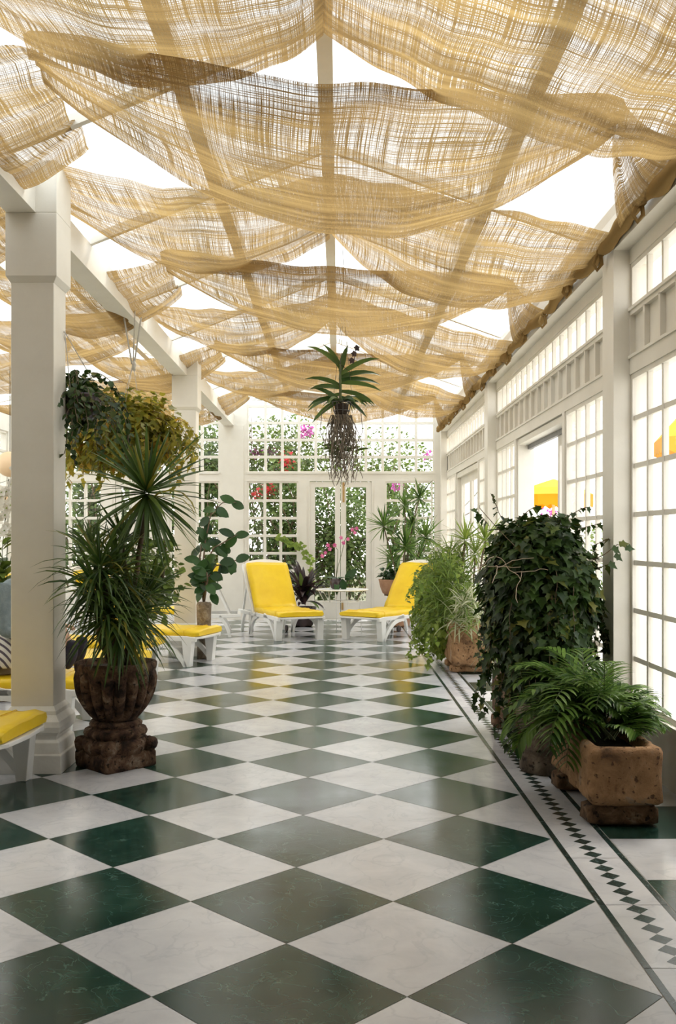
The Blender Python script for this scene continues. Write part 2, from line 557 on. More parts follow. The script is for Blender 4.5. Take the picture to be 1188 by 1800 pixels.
# ---------------------------------------------------------------- windows
def glazed(name, ax, pos, a0, a1, z0, z1, nc, nr, frame=.05, bar=.028, thick=.06, kind='structure', parent=None, mat=None, zcuts=None, sgn=1):
    """window in a wall: ax 'x' = wall plane at x=pos running along y; ax 'y' = plane at y=pos running along x"""
    mat = mat or M['paint']
    o = (pos, a0, z0) if ax == 'x' else (a0, pos, z0)
    root = empty(name, o, kind=kind) if parent is None else parent
    org = o if parent is None else tuple(parent.location)
    f = MB()

    def bx(b, u0, u1, w0, w1, d0, d1):
        if ax == 'x': b.box(pos + sgn * d0, pos + sgn * d1, u0, u1, w0, w1)
        else: b.box(u0, u1, pos + sgn * d0, pos + sgn * d1, w0, w1)
    bx(f, a0, a0 + frame, z0, z1, 0, thick); bx(f, a1 - frame, a1, z0, z1, 0, thick)
    bx(f, a0 + frame, a1 - frame, z0, z0 + frame, 0, thick); bx(f, a0 + frame, a1 - frame, z1 - frame, z1, 0, thick)
    f.build('window_frame', mat, root, org)
    b = MB()
    A0, A1, Z0, Z1 = a0 + frame, a1 - frame, z0 + frame, z1 - frame
    for i in range(1, nc):
        u = A0 + (A1 - A0) * i / nc
        bx(b, u - bar / 2, u + bar / 2, Z0, Z1, .008, thick - .008)
    zc = zcuts or [Z0 + (Z1 - Z0) * j / nr for j in range(1, nr)]
    for z in zc:
        bx(b, A0, A1, z - bar / 2, z + bar / 2, .012, thick - .012)
    if b.f: b.build('muntins', mat, root, org)
    gl = MB()
    if ax == 'x': gl.poly([(pos + sgn * thick * .5, A0, Z0), (pos + sgn * thick * .5, A1, Z0), (pos + sgn * thick * .5, A1, Z1), (pos + sgn * thick * .5, A0, Z1)])
    else: gl.poly([(A0, pos + thick * .5, Z0), (A1, pos + thick * .5, Z0), (A1, pos + thick * .5, Z1), (A0, pos + thick * .5, Z1)])
    gl.build('panes', M['glass'], root, org)
    return root


WIN = [0]


def wn():
    WIN[0] += 1
    return 'window_%d' % WIN[0]


# ---------------------------------------------------------------- right wall
rw = MB()
T = .15
BAYS = [(4.83, 6.69), (6.97, 12.36), (12.64, 18.16)]
rw.box(XW, XW + T, YB, 4.83, 0, 3.51)  # out of view, left without windows to keep the near end darker
for ya, yb in ((6.69, 6.97), (12.36, 12.64), (18.16, YE + .1)):
    rw.box(XW, XW + T, ya, yb, 0, 3.51)
for bi, (ya, yb) in enumerate(BAYS):
    rw.box(XW, XW + T, ya, yb, 3.41, 3.51)
    rw.box(XW, XW + T, ya, yb, 3.055, 3.095)
    rw.box(XW, XW + T, ya, yb, 2.65, 2.775)
    rw.box(XW - .012, XW + .02, ya, yb, 2.758, 2.778)
    rw.box(XW - .012, XW + .02, ya, yb, 3.085, 3.105)
    rw.box(XW + .035, XW + .08, ya, yb, 2.775, 3.055)      # recessed panels
    npan = round((yb - ya) / .3105)
    st = (yb - ya) / npan
    for i in range(npan + 1):
        y = ya + i * st
        rw.box(XW, XW + .04, max(ya, y - .017), min(yb, y + .017), 2.775, 3.06)
    glazed(wn(), 'x', XW + .01, ya, yb, 3.095, 3.41, npan, 1, .03, .034, .05)
    if bi == 0:
        secs = [(ya, yb)]; door = None
    elif bi == 1:
        secs = [(6.97, 8.62), (11.1, 12.36)]; door = (8.72, 11.0)
    else:
        secs = [(12.64, 13.95), (16.75, 18.16)]; door = (14.05, 16.65)
    for (a, b) in secs:
        rw.box(XW, XW + T, a, b, 0, .36)
        rw.box(XW - .03, XW + T, a, b, .36, .40)
        nc = max(1, round((b - a) / .3105))
        if bi == 0:
            for (c0, c1) in ((4.83, 6.69),):
                glazed(wn(), 'x', XW + .01, c0, c1, .40, 2.65, 6, 7, .035, .034, .05,
                       zcuts=[.70, 1.03, 1.357, 1.687, 2.02, 2.347])
        else:
            glazed(wn(), 'x', XW + .01, a, b, .40, 2.65, nc, 7, .035, .034, .05, zcuts=[.70, 1.03, 1.357, 1.687, 2.02, 2.347])
    if door:
        a, b = door
        for q in ((secs[0][1], a), (b, secs[1][0])):
            rw.box(XW, XW + T, q[0], q[1], 0, 2.65)
tag(rw.build('wall_right', [M['paint']]), kind='structure')

# sliding terrace doors
dr = empty('door_1', (XW + .1, 8.72, 0), kind='structure')
b = MB(); b.box(XW + .02, XW + .2, 8.72, 8.76, 0, 2.62); b.box(XW + .02, XW + .2, 10.96, 11.0, 0, 2.62)
b.box(XW + .02, XW + .2, 8.76, 10.96, 2.58, 2.64); b.box(XW + .0, XW + .2, 8.76, 10.96, 0, .015)
b.build('door_frame', M['paint'], dr, tuple(dr.location))
M['track'] = mat_noise('grey_metal_track', [(.3, (.16, .16, .17)), (.7, (.24, .24, .25))], 20, .4, metal=.6)
b = MB(); b.box(XW + .13, XW + .17, 8.76, 10.96, 2.53, 2.58)
b.build('door_track', M['track'], dr, tuple(dr.location))
for q, (a, c) in enumerate(((8.78, 9.55),)):
    l = MB(); xx = XW + .15
    l.box(xx, xx + .04, a, a + .08, .02, 2.53); l.box(xx, xx + .04, c - .08, c, .02, 2.53)
    l.box(xx, xx + .04, a + .08, c - .08, .02, .2); l.box(xx, xx + .04, a + .08, c - .08, 2.43, 2.53)
    l.build('door_leaf', M['paint'], dr, tuple(dr.location))
    l = MB(); l.box(xx + .018, xx + .022, a + .08, c - .08, .2, 2.43); l.build('door_pane', M['glass'], dr, tuple(dr.location))
dr = empty('door_2', (XW + .1, 14.05, 0), kind='structure')
b = MB(); b.box(XW + .02, XW + .15, 14.05, 14.1, 0, 2.62); b.box(XW + .02, XW + .15, 16.6, 16.65, 0, 2.62)
b.box(XW + .02, XW + .15, 14.1, 16.6, 2.56, 2.64)
b.build('door_frame', M['paint'], dr, tuple(dr.location))
for (a, c) in ((14.1, 15.35), (15.35, 16.6)):
    l = MB(); xx = XW + .08
    l.box(xx, xx + .04, a, a + .11, .0, 2.56); l.box(xx, xx + .04, c - .11, c, .0, 2.56)
    l.box(xx, xx + .04, a + .11, c - .11, .0, .3); l.box(xx, xx + .04, a + .11, c - .11, 2.44, 2.56)
    l.build('door_leaf', M['paint'], dr, tuple(dr.location))
    l = MB(); l.box(xx + .018, xx + .022, a + .11, c - .11, .3, 2.44); l.build('door_pane', M['glass'], dr, tuple(dr.location))

# beam over the windows with a rounded cornice, pilasters
b = MB()
prof = [(1.89, 3.51), (XW + T, 3.51), (XW + T, 3.92), (1.93, 3.92), (1.88, 3.86), (1.87, 3.80), (1.885, 3.74), (1.89, 3.66)]
b.extrude([(x, YB, z) for x, z in prof], (0, YE - YB, 0))
tag(b.build('trim_1', M['paint']), kind='structure')
b = MB()
for ya, yb in ((6.69, 6.97), (12.36, 12.64), (18.0, YE)):
    b.box(1.89, XW, ya, yb, 0, 3.51)
tag(b.build('trim_2', M['paint']), kind='structure')
b = MB(); b.box(-2.16, -1.97, YB, YE, 3.64, 3.86)
tag(b.build('trim_3', M['paint']), kind='structure')

# ---------------------------------------------------------------- end wall
ew = MB()
S = YE / 1707


def ex(x): return (x - 596) * S


def ez(y): return CAMH - (y - 947.4) * S


TE = .14
zt, zb = ez(831), ez(846)           # transom rail
ztop = ez(700)
zh = 4.75
groups = [(434, 764, (434, 524), (544, 653), (677, 761)), (92, 386, (92, 179), (202, 272), (297, 386))]
ew.box(ex(386), ex(434), YE, YE + TE, 0, zh)
ew.box(ex(392), ex(428), YE - .03, YE, 0, ez(748))           # raised panel on the pilaster
ew.box(ex(764), XW + T, YE, YE + TE, 0, zh)
ew.box(XL - .1, ex(92), YE, YE + TE, 0, .4)
ew.box(ex(60), ex(92), YE, YE + TE, .4, zh)
ew.box(XL - .1, ex(32), YE, YE + TE, .4, zh)
for (a, b_, w1, d, w2) in groups:
    ew.box(ex(a), ex(b_), YE, YE + TE, zb, zt)
    ew.box(ex(a), ex(b_), YE - .02, YE, ez(833), ez(830))
    ew.box(ex(a), ex(b_), YE, YE + TE, ztop, zh)
    ew.box(ex(w1[1]), ex(d[0]), YE, YE + TE, 0, zb)
    ew.box(ex(d[1]), ex(w2[0]), YE, YE + TE, 0, zb)
    ew.box(ex(w1[1]) + .05, ex(d[0]) - .05, YE - .015, YE, .1, zb - .08)
    ew.box(ex(d[1]) + .05, ex(w2[0]) - .05, YE - .015, YE, .1, zb - .08)
    for ww in (w1, w2):
        ew.box(ex(ww[0]), ex(ww[1]), YE, YE + TE, 0, .56)
        ew.box(ex(ww[0]) + .1, ex(ww[1]) - .1, YE - .012, YE, .12, .46)
        glazed(wn(), 'y', YE + .02, ex(ww[0]), ex(ww[1]), .56, zb, 3, 6, .03, .05, .09)
    nc = round((b_ - a) / 29.9)
    glazed(wn(), 'y', YE + .02, ex(a), ex(b_), zt, ztop, nc, 4, .03, .05, .09,
           zcuts=[ez(803), ez(773), ez(743), ez(714)])
glazed(wn(), 'y', YE + .02, ex(32), ex(60), .4, 3.9, 1, 10, .03, .05, .09)
ew.box(ex(32), ex(60), YE, YE + TE, 3.9, zh)
# gable above
ew.box(-1.0, .8, YE, YE + TE, zh, 4.75)
tag(ew.build('wall_end', M['paint']), kind='structure')
M['brass'] = mat_noise('aged_brass', [(.3, (.45, .27, .10)), (.7, (.62, .42, .18))], 10, .4, metal=.6)
for dn, (d0, d1) in enumerate(((544, 653), (202, 272))):
    dr = empty('door_%d' % (dn + 3), (ex(d0), YE + .02, 0), kind='structure')
    org = tuple(dr.location)
    mid = (d0 + d1) / 2
    for (a, b_) in ((d0, mid), (mid, d1)):
        A, B = ex(a) + .004, ex(b_) - .004
        l = MB(); y0, y1 = YE + .02, YE + .07
        l.box(A, A + .1, y0, y1, .02, zb - .01); l.box(B - .1, B, y0, y1, .02, zb - .01)
        l.box(A + .1, B - .1, y0, y1, .02, .36); l.box(A + .1, B - .1, y0, y1, zb - .11, zb - .01)
        l.build('door_leaf', M['paint'], dr, org)
        l = MB(); l.box(A + .1, B - .1, YE + .043, YE + .047, .36, zb - .11); l.build('door_pane', M['glass'], dr, org)
    if dn == 0:
        l = MB(); l.box(ex(602), ex(605.5), YE - .005, YE + .02, ez(883), ez(848)); l.build('upper_bolt', M['brass'], dr, org)
        l = MB(); l.box(ex(600), ex(603.5), YE - .005, YE + .02, ez(1072), ez(1058)); l.build('lower_bolt', M['brass'], dr, org)

# left wall and wall behind
lw = MB()
lw.box(XL - .15, XL, YB, 8.0, 0, 3.9)
lw.box(XL - .15, XL, 8.0, YE, 0, .45); lw.box(XL - .15, XL, 8.0, YE, 3.5, 3.9)
for y in (8.0, 11.3, 14.6, 17.9):
    lw.box(XL - .15, XL, y, y + .3, .45, 3.5)
for y in (8.3, 11.6, 14.9):
    glazed(wn(), 'x', XL - .02, y, y + 3.0, .45, 3.5, 9, 9, .04, .04, .09, sgn=-1)
tag(lw.build('wall_left', M['paint']), kind='structure')
bw = MB(); bw.box(XL - .15, XW + T, YB - .15, YB, 0, 4.8)
M['tan'] = mat_noise('tan_plaster', [(.3, (.34, .25, .16)), (.7, (.42, .32, .21))], 2, .8)  # dark tone put on the unseen wall to lower its bounce light
tag(bw.build('wall_back', M['tan']), kind='structure')

# ---------------------------------------------------------------- roof
rz0 = 3.86
RIDGE = (-.09, CAMH + 3.1)
EAVE_R = (1.98, CAMH + 2.36)
EAVE_L = (-2.06, CAMH + 2.32)
R2 = (-3.6, CAMH + 2.95)
EAVE_LL = (XL, CAMH + 2.38)
gl = MB()
for (p, q) in ((EAVE_L, RIDGE), (RIDGE, EAVE_R), (EAVE_L, R2), (R2, EAVE_LL)):
    a, b_ = (p, q) if p[0] < q[0] else (q, p)
    gl.poly([(a[0], 3.2, a[1] + .07), (b_[0], 3.2, b_[1] + .07), (b_[0], YE, b_[1] + .07), (a[0], YE, a[1] + .07)])
tag(gl.build('ceiling', M['roofglass']), kind='structure')
sb = MB()  # unseen solid roof part, added to cut daylight over the near end
sb.box(XL, XW, YB, 3.2, 3.92, 4.0)
sb.box(XL, XW, 3.14, 3.2, 3.9, 4.7)
tag(sb.build('ceiling_light_block', M['paint']), kind='structure')


def roofz(x):
    pts = sorted([EAVE_LL, R2, EAVE_L, RIDGE, EAVE_R])
    for a, b_ in zip(pts, pts[1:]):
        if a[0] <= x <= b_[0]:
            return a[1] + (b_[1] - a[1]) * (x - a[0]) / (b_[0] - a[0])
    return EAVE_R[1]


rb = MB()
for x, w_, h_ in ((RIDGE[0], .10, .12), (-.95, .10, .08), (1.155, .10, .08), (R2[0], .1, .12), (-2.7, .08, .08), (-4.6, .08, .08), (-5.3, .08, .08)):
    z = roofz(x)
    rb.box(x - w_ / 2, x + w_ / 2, 3.2, YE, z - h_ + .03, z + .06)
tag(rb.build('trim_4', M['paint']), kind='structure')
rr = MB()
y = 3.965
while y < YE:
    for (p, q) in ((EAVE_L, RIDGE), (RIDGE, EAVE_R), (R2, EAVE_L), (EAVE_LL, R2)):
        rr.extrude([(p[0], y, p[1] - .02), (q[0], y, q[1] - .02), (q[0], y, q[1] + .055), (p[0], y, p[1] + .055)], (0, .05, 0))
    y += 1.865
tag(rr.build('trim_5', M['paint']), kind='structure')

# ---------------------------------------------------------------- free-standing columns of the aisle
def column(y, label):
    c = empty('column', (-2.0, y + .14, 0), 0, label, 'column', 'white square columns under the aisle beam')
    o = tuple(c.location)
    b = MB()
    b.squares([(.14, .42), (.14, 3.2), ], o)
    b.build('shaft', M['paint'], c, o, bevel=.006)
    b = MB()
    b.squares([(.205, 0), (.205, .12), (.195, .13), (.185, .2), (.165, .215), (.168, .24), (.188, .265), (.195, .30), (.19, .335), (.172, .36), (.162, .375), (.160, .40), (.141, .43)], o)
    b.build('base_moulding', M['paint_worn'], c, o, bevel=.004)
    b = MB()
    b.squares([(.141, 3.19), (.167, 3.23), (.167, 3.64)], o)
    b.box(o[0] - .167, o[0] + .167, o[1] - .167, o[1] + .167, 3.64, 3.98)
    b.build('capital_block', M['paint'], c, o, bevel=.004)
    return c


column(6.33, 'large white square column nearest the viewer, at the left behind the stone urn')
column(12.6, 'slimmer looking white square column farther back beside the rubber plant')
# ---------------------------------------------------------------- burlap drapes
def span(mb, A, B, Ym, W, dzn, dzf, ga=.16, gb=.16, uv0=0.0, seed=0, nu=56, nv=22, pw=.55):
    """one swag from A to B (x, y, height over the eye); middle centre at y=Ym, width W, near/far edge heights dzn, dzf"""
    rr = random.Random(seed)
    ph = [rr.uniform(0, 6.28) for _ in range(8)]
    L = math.hypot(B[0] - A[0], B[1] - A[1]) * 1.08

    def fn(u, v):
        s = math.sin(PI * u) if 0 < u < 1 else 0.0
        sp = s ** pw
        para = 4 * u * (1 - u)
        x = A[0] + (B[0] - A[0]) * u
        yc = A[1] + (B[1] - A[1]) * u + (Ym - (A[1] + B[1]) / 2) * para
        gw = (ga + (gb - ga) * u)
        wd = gw + (W - gw) * sp
        y = yc + (v - .5) * wd
        zb = A[2] + (B[2] - A[2]) * u
        zm = (A[2] + B[2]) / 2
        dz = dzn + (dzf - dzn) * v
        belly = -.05 * math.sin(PI * v) * sp
        z = zb + (dz - zm) * para + belly
        # pleats running out of the gathered ends
        pe = (1 - sp) * .5 + .10
        z += .045 * pe * (math.sin(v * 19 + ph[0] + 2 * u) + .6 * math.sin(v * 37 + ph[1] - 3 * u))
        z += .012 * math.sin(v * 9 + u * 7 + ph[2]) + .008 * math.sin(u * 31 + ph[3]) * abs(2 * v - 1)
        y += .020 * math.sin(u * 17 + ph[4] + v * 3) * sp + .012 * math.sin(u * 43 + ph[5]) * sp
        x += .02 * math.sin(v * 8 + ph[6]) * sp
        return (x, y, CAMH + z)
    mb.grid(fn, nu, nv, 0, lambda u, v: (uv0 + u * L, seed * 3.1 + v * W))
    return uv0 + L


PER = 3.73
XWL, XWR, DZW = -1.585, 1.66, 2.5
HOOK = 2.42
pairs_word = ['nearest', 'second', 'third', 'fourth', 'fifth', 'sixth']
for k in range(-1, 4):
    yl, yr = 5.04 + PER * k, 5.75 + PER * k
    mb = MB()
    if 1.0 < yl < 16.8:
        # full width swag: aisle part, long middle part, tail down to the wall
        sag = [0, -.04, .05, .0, .03][k + 1]
        wd = 1.62
        if k == 3: wd = 1.4
        u = span(mb, (-3.55, yl + .3, 2.62), (XWL, yl + .5, DZW), yl + .05, 1.75, 2.16, 2.02, .4, 1.25, 0, 11 + k)
        u = span(mb, (-5.9, yl + .2, 2.25), (-3.55, yl + .3, 2.62), yl + .75, 1.45, 2.3, 2.1, .2, .2, 8, 111 + k, 36, 14)
        u = span(mb, (XWL, yl, DZW), (XWR, yr, DZW - .02), 5.82 + PER * k, wd, 2.39 + sag, 2.10 + sag, .38, .3, 3, 31 + k)
        # tail from the purlin down to the rail on the wall
        def tail(a, v, yl=yl, yr=yr, k=k):
            yy = yr + (v - .5) * (.3 + 1.1 * a ** .8) - .10 * a
            z = DZW - .02 + (2.04 - DZW + .02) * a ** .75 - .12 * math.sin(PI * a) * (.4 + v) + .03 * math.sin(v * 16 + k) * (1 - a)
            return (XWR + (1.865 - XWR) * a, yy, CAMH + z)
        mb.grid(tail, 12, 20, 0, lambda a, v: (7 + a * .6, v * 1.1 + k))
        o = mb.build('burlap_drape', M['burlap'])
        tag(o, 'wide burlap swag sagging right across the room, %s such row from the viewer' % pairs_word[k + 1] if k >= 0 else
            'wide burlap swag overhead at the very top of the view', 'drape', 'burlap swags under the glass roof')
    yn = 7.68 + PER * k
    mb = MB()
    if yn < 16.5:
        wd = 1.75
        mid = yn + .93
        # left half and right half meet at the ridge
        e = 1 if k > -1 else 0
        u = span(mb, (-2.03, yn - .85, 2.45), (-.09, mid - .02, 2.93), mid - .75, wd, 2.52, 2.36, .75, 1.5, 0, 51 + k)
        u = span(mb, (-.09, mid - .02, 2.93), (1.86, yn - (.45 if k > -1 else -.45), 2.03), mid - .72, wd, 2.44, 2.12, 1.5, 1.5, 2.6, 71 + k)
        u = span(mb, (-4.3, yn - .4, 2.5), (-2.03, yn - .85, 2.45), yn - 1.0, 1.7, 2.15, 2.0, .3, .75, 9, 91 + k, 40, 16)
        o = mb.build('burlap_drape', M['burlap'])
        tag(o, 'burlap cloth peaked at the roof ridge, sagging to both sides, %s such row' % pairs_word[k + 1],
            'drape', 'burlap swags under the glass roof')

# rolled edge tied along the beam
mb = MB(); path = []; rad = []
y = 1.5; i = 0
rr = random.Random(3)
ties = []
nxt = 2.2
while y < YE - .1:
    r = .044 + .008 * math.sin(y * 7.1) + .006 * math.sin(y * 17 + 1)
    d = abs(y - nxt)
    if d < .1: r *= .5 + .5 * d / .1
    if y > nxt + .12:
        ties.append(nxt); nxt += .93
    path.append((1.845 + .008 * math.sin(y * 9), y, CAMH + 2.04 + .02 * math.sin(y * 3.4) + .012 * math.sin(y * 11)))
    rad.append(r); y += .05
b0 = len(mb.v)
mb.tube(path, rad, 14)
roll = mb.build('burlap_roll', M['burlap_dense'])
tag(roll, 'long rolled burlap edge tied in bunches along the beam over the windows', 'drape')
for tpos in ties:
    tb = MB(); c = Vector((1.845, tpos, CAMH + 2.04 + .02 * math.sin(tpos * 3.4)))
    tb.rings([[c + Vector((math.cos(a) * (.026 + .007 * math.cos(b)), .008 * math.sin(b), math.sin(a) * (.026 + .007 * math.cos(b)))) for b in [2 * PI * q / 6 for q in range(6)]] for a in [2 * PI * q / 14 for q in range(14)]], 0, False, True, True)
    # hanging loop of cloth under the tie
    lp = [c + Vector((-.03, 0, -.02)), c + Vector((-.05, .01, -.08)), c + Vector((-.02, .02, -.12)), c + Vector((.01, .01, -.08)), c + Vector((0, 0, -.02))]
    tb.tube(lp, .014, 6)
    tb.build('tie', M['burlap_dense'], roll)
# ---------------------------------------------------------------- sun loungers
M['plastic'] = mat_noise('white_moulded_plastic', [(.3, (.80, .79, .76)), (.7, (.87, .86, .83))], 4, .35)
M['yellow'] = mat_noise('yellow_vinyl', [(.25, (.80, .52, .010)), (.6, (.90, .62, .015)), (.85, (.93, .69, .03))], 3, .36, .35, 7, spec=.4, bdist=.02)
M['wheel'] = mat_noise('dark_wheel', [(.3, (.04, .03, .03)), (.7, (.10, .07, .06))], 10, .6)


def arc_pts(p0, p1, bulge, n=9):
    """points from p0 to p1 in (y, z), bowed by bulge sideways"""
    (a, b), (c, d) = p0, p1
    nx, nz = -(d - b), (c - a)
    l = math.hypot(nx, nz)
    nx, nz = nx / l, nz / l
    return [(a + (c - a) * t + nx * bulge * 4 * t * (1 - t), b + (d - b) * t + nz * bulge * 4 * t * (1 - t)) for t in [i / n for i in range(n + 1)]]


def strip(mb, line, w, x0, x1):
    """flat bar following line in (y, z), width w, between x0 and x1"""
    n = len(line); top = []; bot = []
    for i, (y, z) in enumerate(line):
        a = line[max(0, i - 1)]; b = line[min(n - 1, i + 1)]
        dy, dz = b[0] - a[0], b[1] - a[1]
        l = math.hypot(dy, dz)
        ww = w[i] if isinstance(w, list) else w
        top.append((y - dz / l * ww / 2, z + dy / l * ww / 2)); bot.append((y + dz / l * ww / 2, z - dy / l * ww / 2))
    rings = []
    for (ty, tz), (by, bz) in zip(top, bot):
        rings.append([(x0, ty, tz), (x1, ty, tz), (x1, by, bz), (x0, by, bz)])
    mb.rings(rings, 0, True, False)


def make_lounger(ang=56, W=.76):
    h = W / 2
    root = empty('sun_lounger', (0, 0, 0))
    f = MB()
    for s in (-1, 1):
        xo, xi = s * h, s * (h - .045)
        strip(f, [(-.03, .325), (.1, .335), (.6, .335), (1.2, .325), (1.6, .33), (1.95, .335)], [.05, .06, .055, .06, .06, .05], min(xo, xi), max(xo, xi))
    # rounded foot end
    pts = [(-h, .10), (-h * .98, -.02), (-h * .7, -.07), (0, -.09), (h * .7, -.07), (h * .98, -.02), (h, .10)]
    f.extrude([(x, y, .33) for x, y in pts], (0, 0, .028))
    f.box(-h + .04, h - .04, 1.9, 1.95, .31, .35)
    f.build('frame', M['plastic'], root, bevel=.006)
    sl = MB()
    for i in range(9):
        y = .12 + i * .125
        sl.box(-h + .04, h - .04, y, y + .09, .335, .352)
    sl.build('seat_slats', M['plastic'], root)
    for s in (-1, 1):
        l = MB()
        a, b = s * h, s * (h - .10)
        q = [(.02, .315), (.15, .315), (.12, 0), (.05, 0)]
        xa, xb = min(a, b), max(a, b)
        l.extrude([(xa, y, z) for y, z in q], (xb - xa, 0, 0))
        l.build('front_leg', M['plastic'], root, bevel=.005)
        l = MB()
        xa, xb = sorted((s * h, s * (h - .04)))
        strip(l, arc_pts((.10, .0), (.62, .325), .085), [.05, .05, .055, .06, .06, .065, .07, .08, .09, .11], xa, xb)
        l.build('arched_brace', M['plastic'], root)
        l = MB()
        strip(l, [(1.30, .32), (1.33, 0)], [.11, .075], xa, xb)
        strip(l, arc_pts((1.33, 0), (.98, .32), -.06), [.05, .05, .05, .055, .06, .06, .065, .07, .08, .10], xa, xb)
        l.build('rear_leg', M['plastic'], root)
        l = MB()
        strip(l, arc_pts((1.78, .0), (1.62, .32), -.03), .05, xa, xb)
        l.build('rear_stay', M['plastic'], root)
    for s in (-1, 1):
        wl = MB()
        wl.rings([[(s * (h - .08) + dx, 1.46 + .055 * math.cos(t) * k, .055 + .055 * math.sin(t) * k) for t in [2 * PI * i / 16 for i in range(16)]] for dx, k in ((-.015, .8), (-.012, 1), (.012, 1), (.015, .8))])
        wl.build('wheel', M['wheel'], root)
    # backrest shell with arched top
    A = math.radians(ang); ca, sa = math.cos(A), math.sin(A)
    HY, HZ = 1.16, .35
    bk = MB()

    def on(x, u, d): return (x, HY + u * ca - d * sa, HZ + u * sa + d * ca)
    Lb = .92
    out_ = [(-h + .02, 0), (h - .02, 0), (h - .02, Lb - .02)]
    out_ += [((h - .02) * math.cos(t), Lb - .02 + .11 * math.sin(t)) for t in [PI * i / 14 for i in range(1, 14)]]
    out_ += [(-h + .02, Lb - .02)]
    bk.extrude([on(x, u, -.035) for x, u in out_], Vector(on(0, 0, .0)) - Vector(on(0, 0, -.03)))
    for s in (-1, 1):
        xa, xb = sorted((s * (h + .005), s * (h - .045)))
        ln = [(HY + u * ca, HZ + u * sa) for u in (0, .3, .6, Lb)]
        rings = []
        for u in (0, .3, .6, Lb):
            rings.append([on(xa, u, -.06), on(xb, u, -.06), on(xb, u, .005), on(xa, u, .005)])
        bk.rings(rings, 0, True, False)
    bk.build('backrest', M['plastic'], root)
    for s in (-1, 1):
        stt = MB()
        xa, xb = sorted((s * (h - .02), s * (h - .05)))
        e = on(0, .62, -.05)
        strip(stt, [(e[1], e[2]), (HY + .62, .34)], .03, xa, xb)
        stt.build('backrest_prop', M['plastic'], root)
    # cushion: one bent slab
    c = MB()
    path = [(-.06, 0)] + [(.02 + i * .08, 0) for i in range(14)]
    T_ = .075
    # hinge arc
    prof = []
    for (y, _) in path: prof.append((y, .357, 0.0))
    r = .06
    yh = 1.115
    for i in range(1, 6):
        t = A * i / 5
        prof.append((yh + r * math.sin(t), .357 + r * (1 - math.cos(t)), t))
    y0, z0, _ = prof[-1]
    nb = 12
    for i in range(1, nb + 1):
        u = .86 * i / nb
        prof.append((y0 + u * ca, z0 + u * sa, A))
    hw = h - .03
    rings = []
    nI = len(prof)
    for i, (y, z, t) in enumerate(prof):
        e = 0.0
        if i == 0 or i == nI - 1: e = .02
        ring = []
        ny, nz = -math.sin(t), math.cos(t)
        nx_ = 9
        for j in range(nx_ + 1):
            x = -hw + e + (2 * hw - 2 * e) * j / nx_
            puff = .012 * math.sin(PI * j / nx_)
            wr = .016 * noise.noise(Vector((x * 3, i * .55, 1.7))) + .009 * noise.noise(Vector((x * 9, i * 1.7, 4.1)))
            d = T_ - e * .6 + puff + wr
            ring.append((x, y + ny * d, z + nz * d))
        ring.append((hw - e * .5 + .006, y + ny * T_ * .5, z + nz * T_ * .5))
        for j in range(nx_ + 1):
            x = hw - e - (2 * hw - 2 * e) * j / nx_
            ring.append((x, y + ny * e * .5, z + nz * e * .5))
        ring.append((-hw + e * .5 - .006, y + ny * T_ * .5, z + nz * T_ * .5))
        rings.append(ring)
    c.rings(rings, 0, True, True)
    cu = c.build('cushion', M['yellow'], root)
    # piped seam near the foot end
    sm = MB()
    sm.tube([(-hw - .007, .14, .36), (-hw - .007, .14, .43), (-hw + .01, .14, .438), (0, .14, .447), (hw - .01, .14, .438), (hw + .007, .14, .43), (hw + .007, .14, .36)], .0035, 5)
    sm.build('seam', M['yellow'], cu)
    return root


proto = make_lounger()
spots = [
    (-.57, 14.5, 23, 'yellow cushioned white sun lounger left of the small round table, under the windows'),
    (.31, 14.5, -38, 'yellow cushioned white sun lounger right of the round table, beside the trailing green plants'),
    (-3.5, 15.2, -84, 'lounger seen from its side behind the rubber plant, left of the table group'),
    (-1.62, 11.85, 74, 'lounger with orange yellow foot end beside the farther column, behind the palm like plant'),
    (-2.05, 10.5, 80, 'yellow lounger in the aisle between the shrub and the hidden lounger behind the urn'),
    (-1.92, 9.15, 84, 'yellow lounger directly behind the stone urn, mostly hidden by spiky leaves'),
    (-2.03, 7.85, 90, 'lounger behind the nearest column with the seated person on it'),
    (-1.93, 5.80, 86, 'sun lounger in the left foreground, only its yellow foot end in view'),
]
for i, (x, y, a, lab) in enumerate(spots):
    o = proto if i == 0 else copy_tree(proto)
    o.location = (x, y, 0); o.rotation_euler = (0, 0, math.radians(a))
    tag(o, lab, 'sun lounger', 'white sun loungers with yellow cushions')

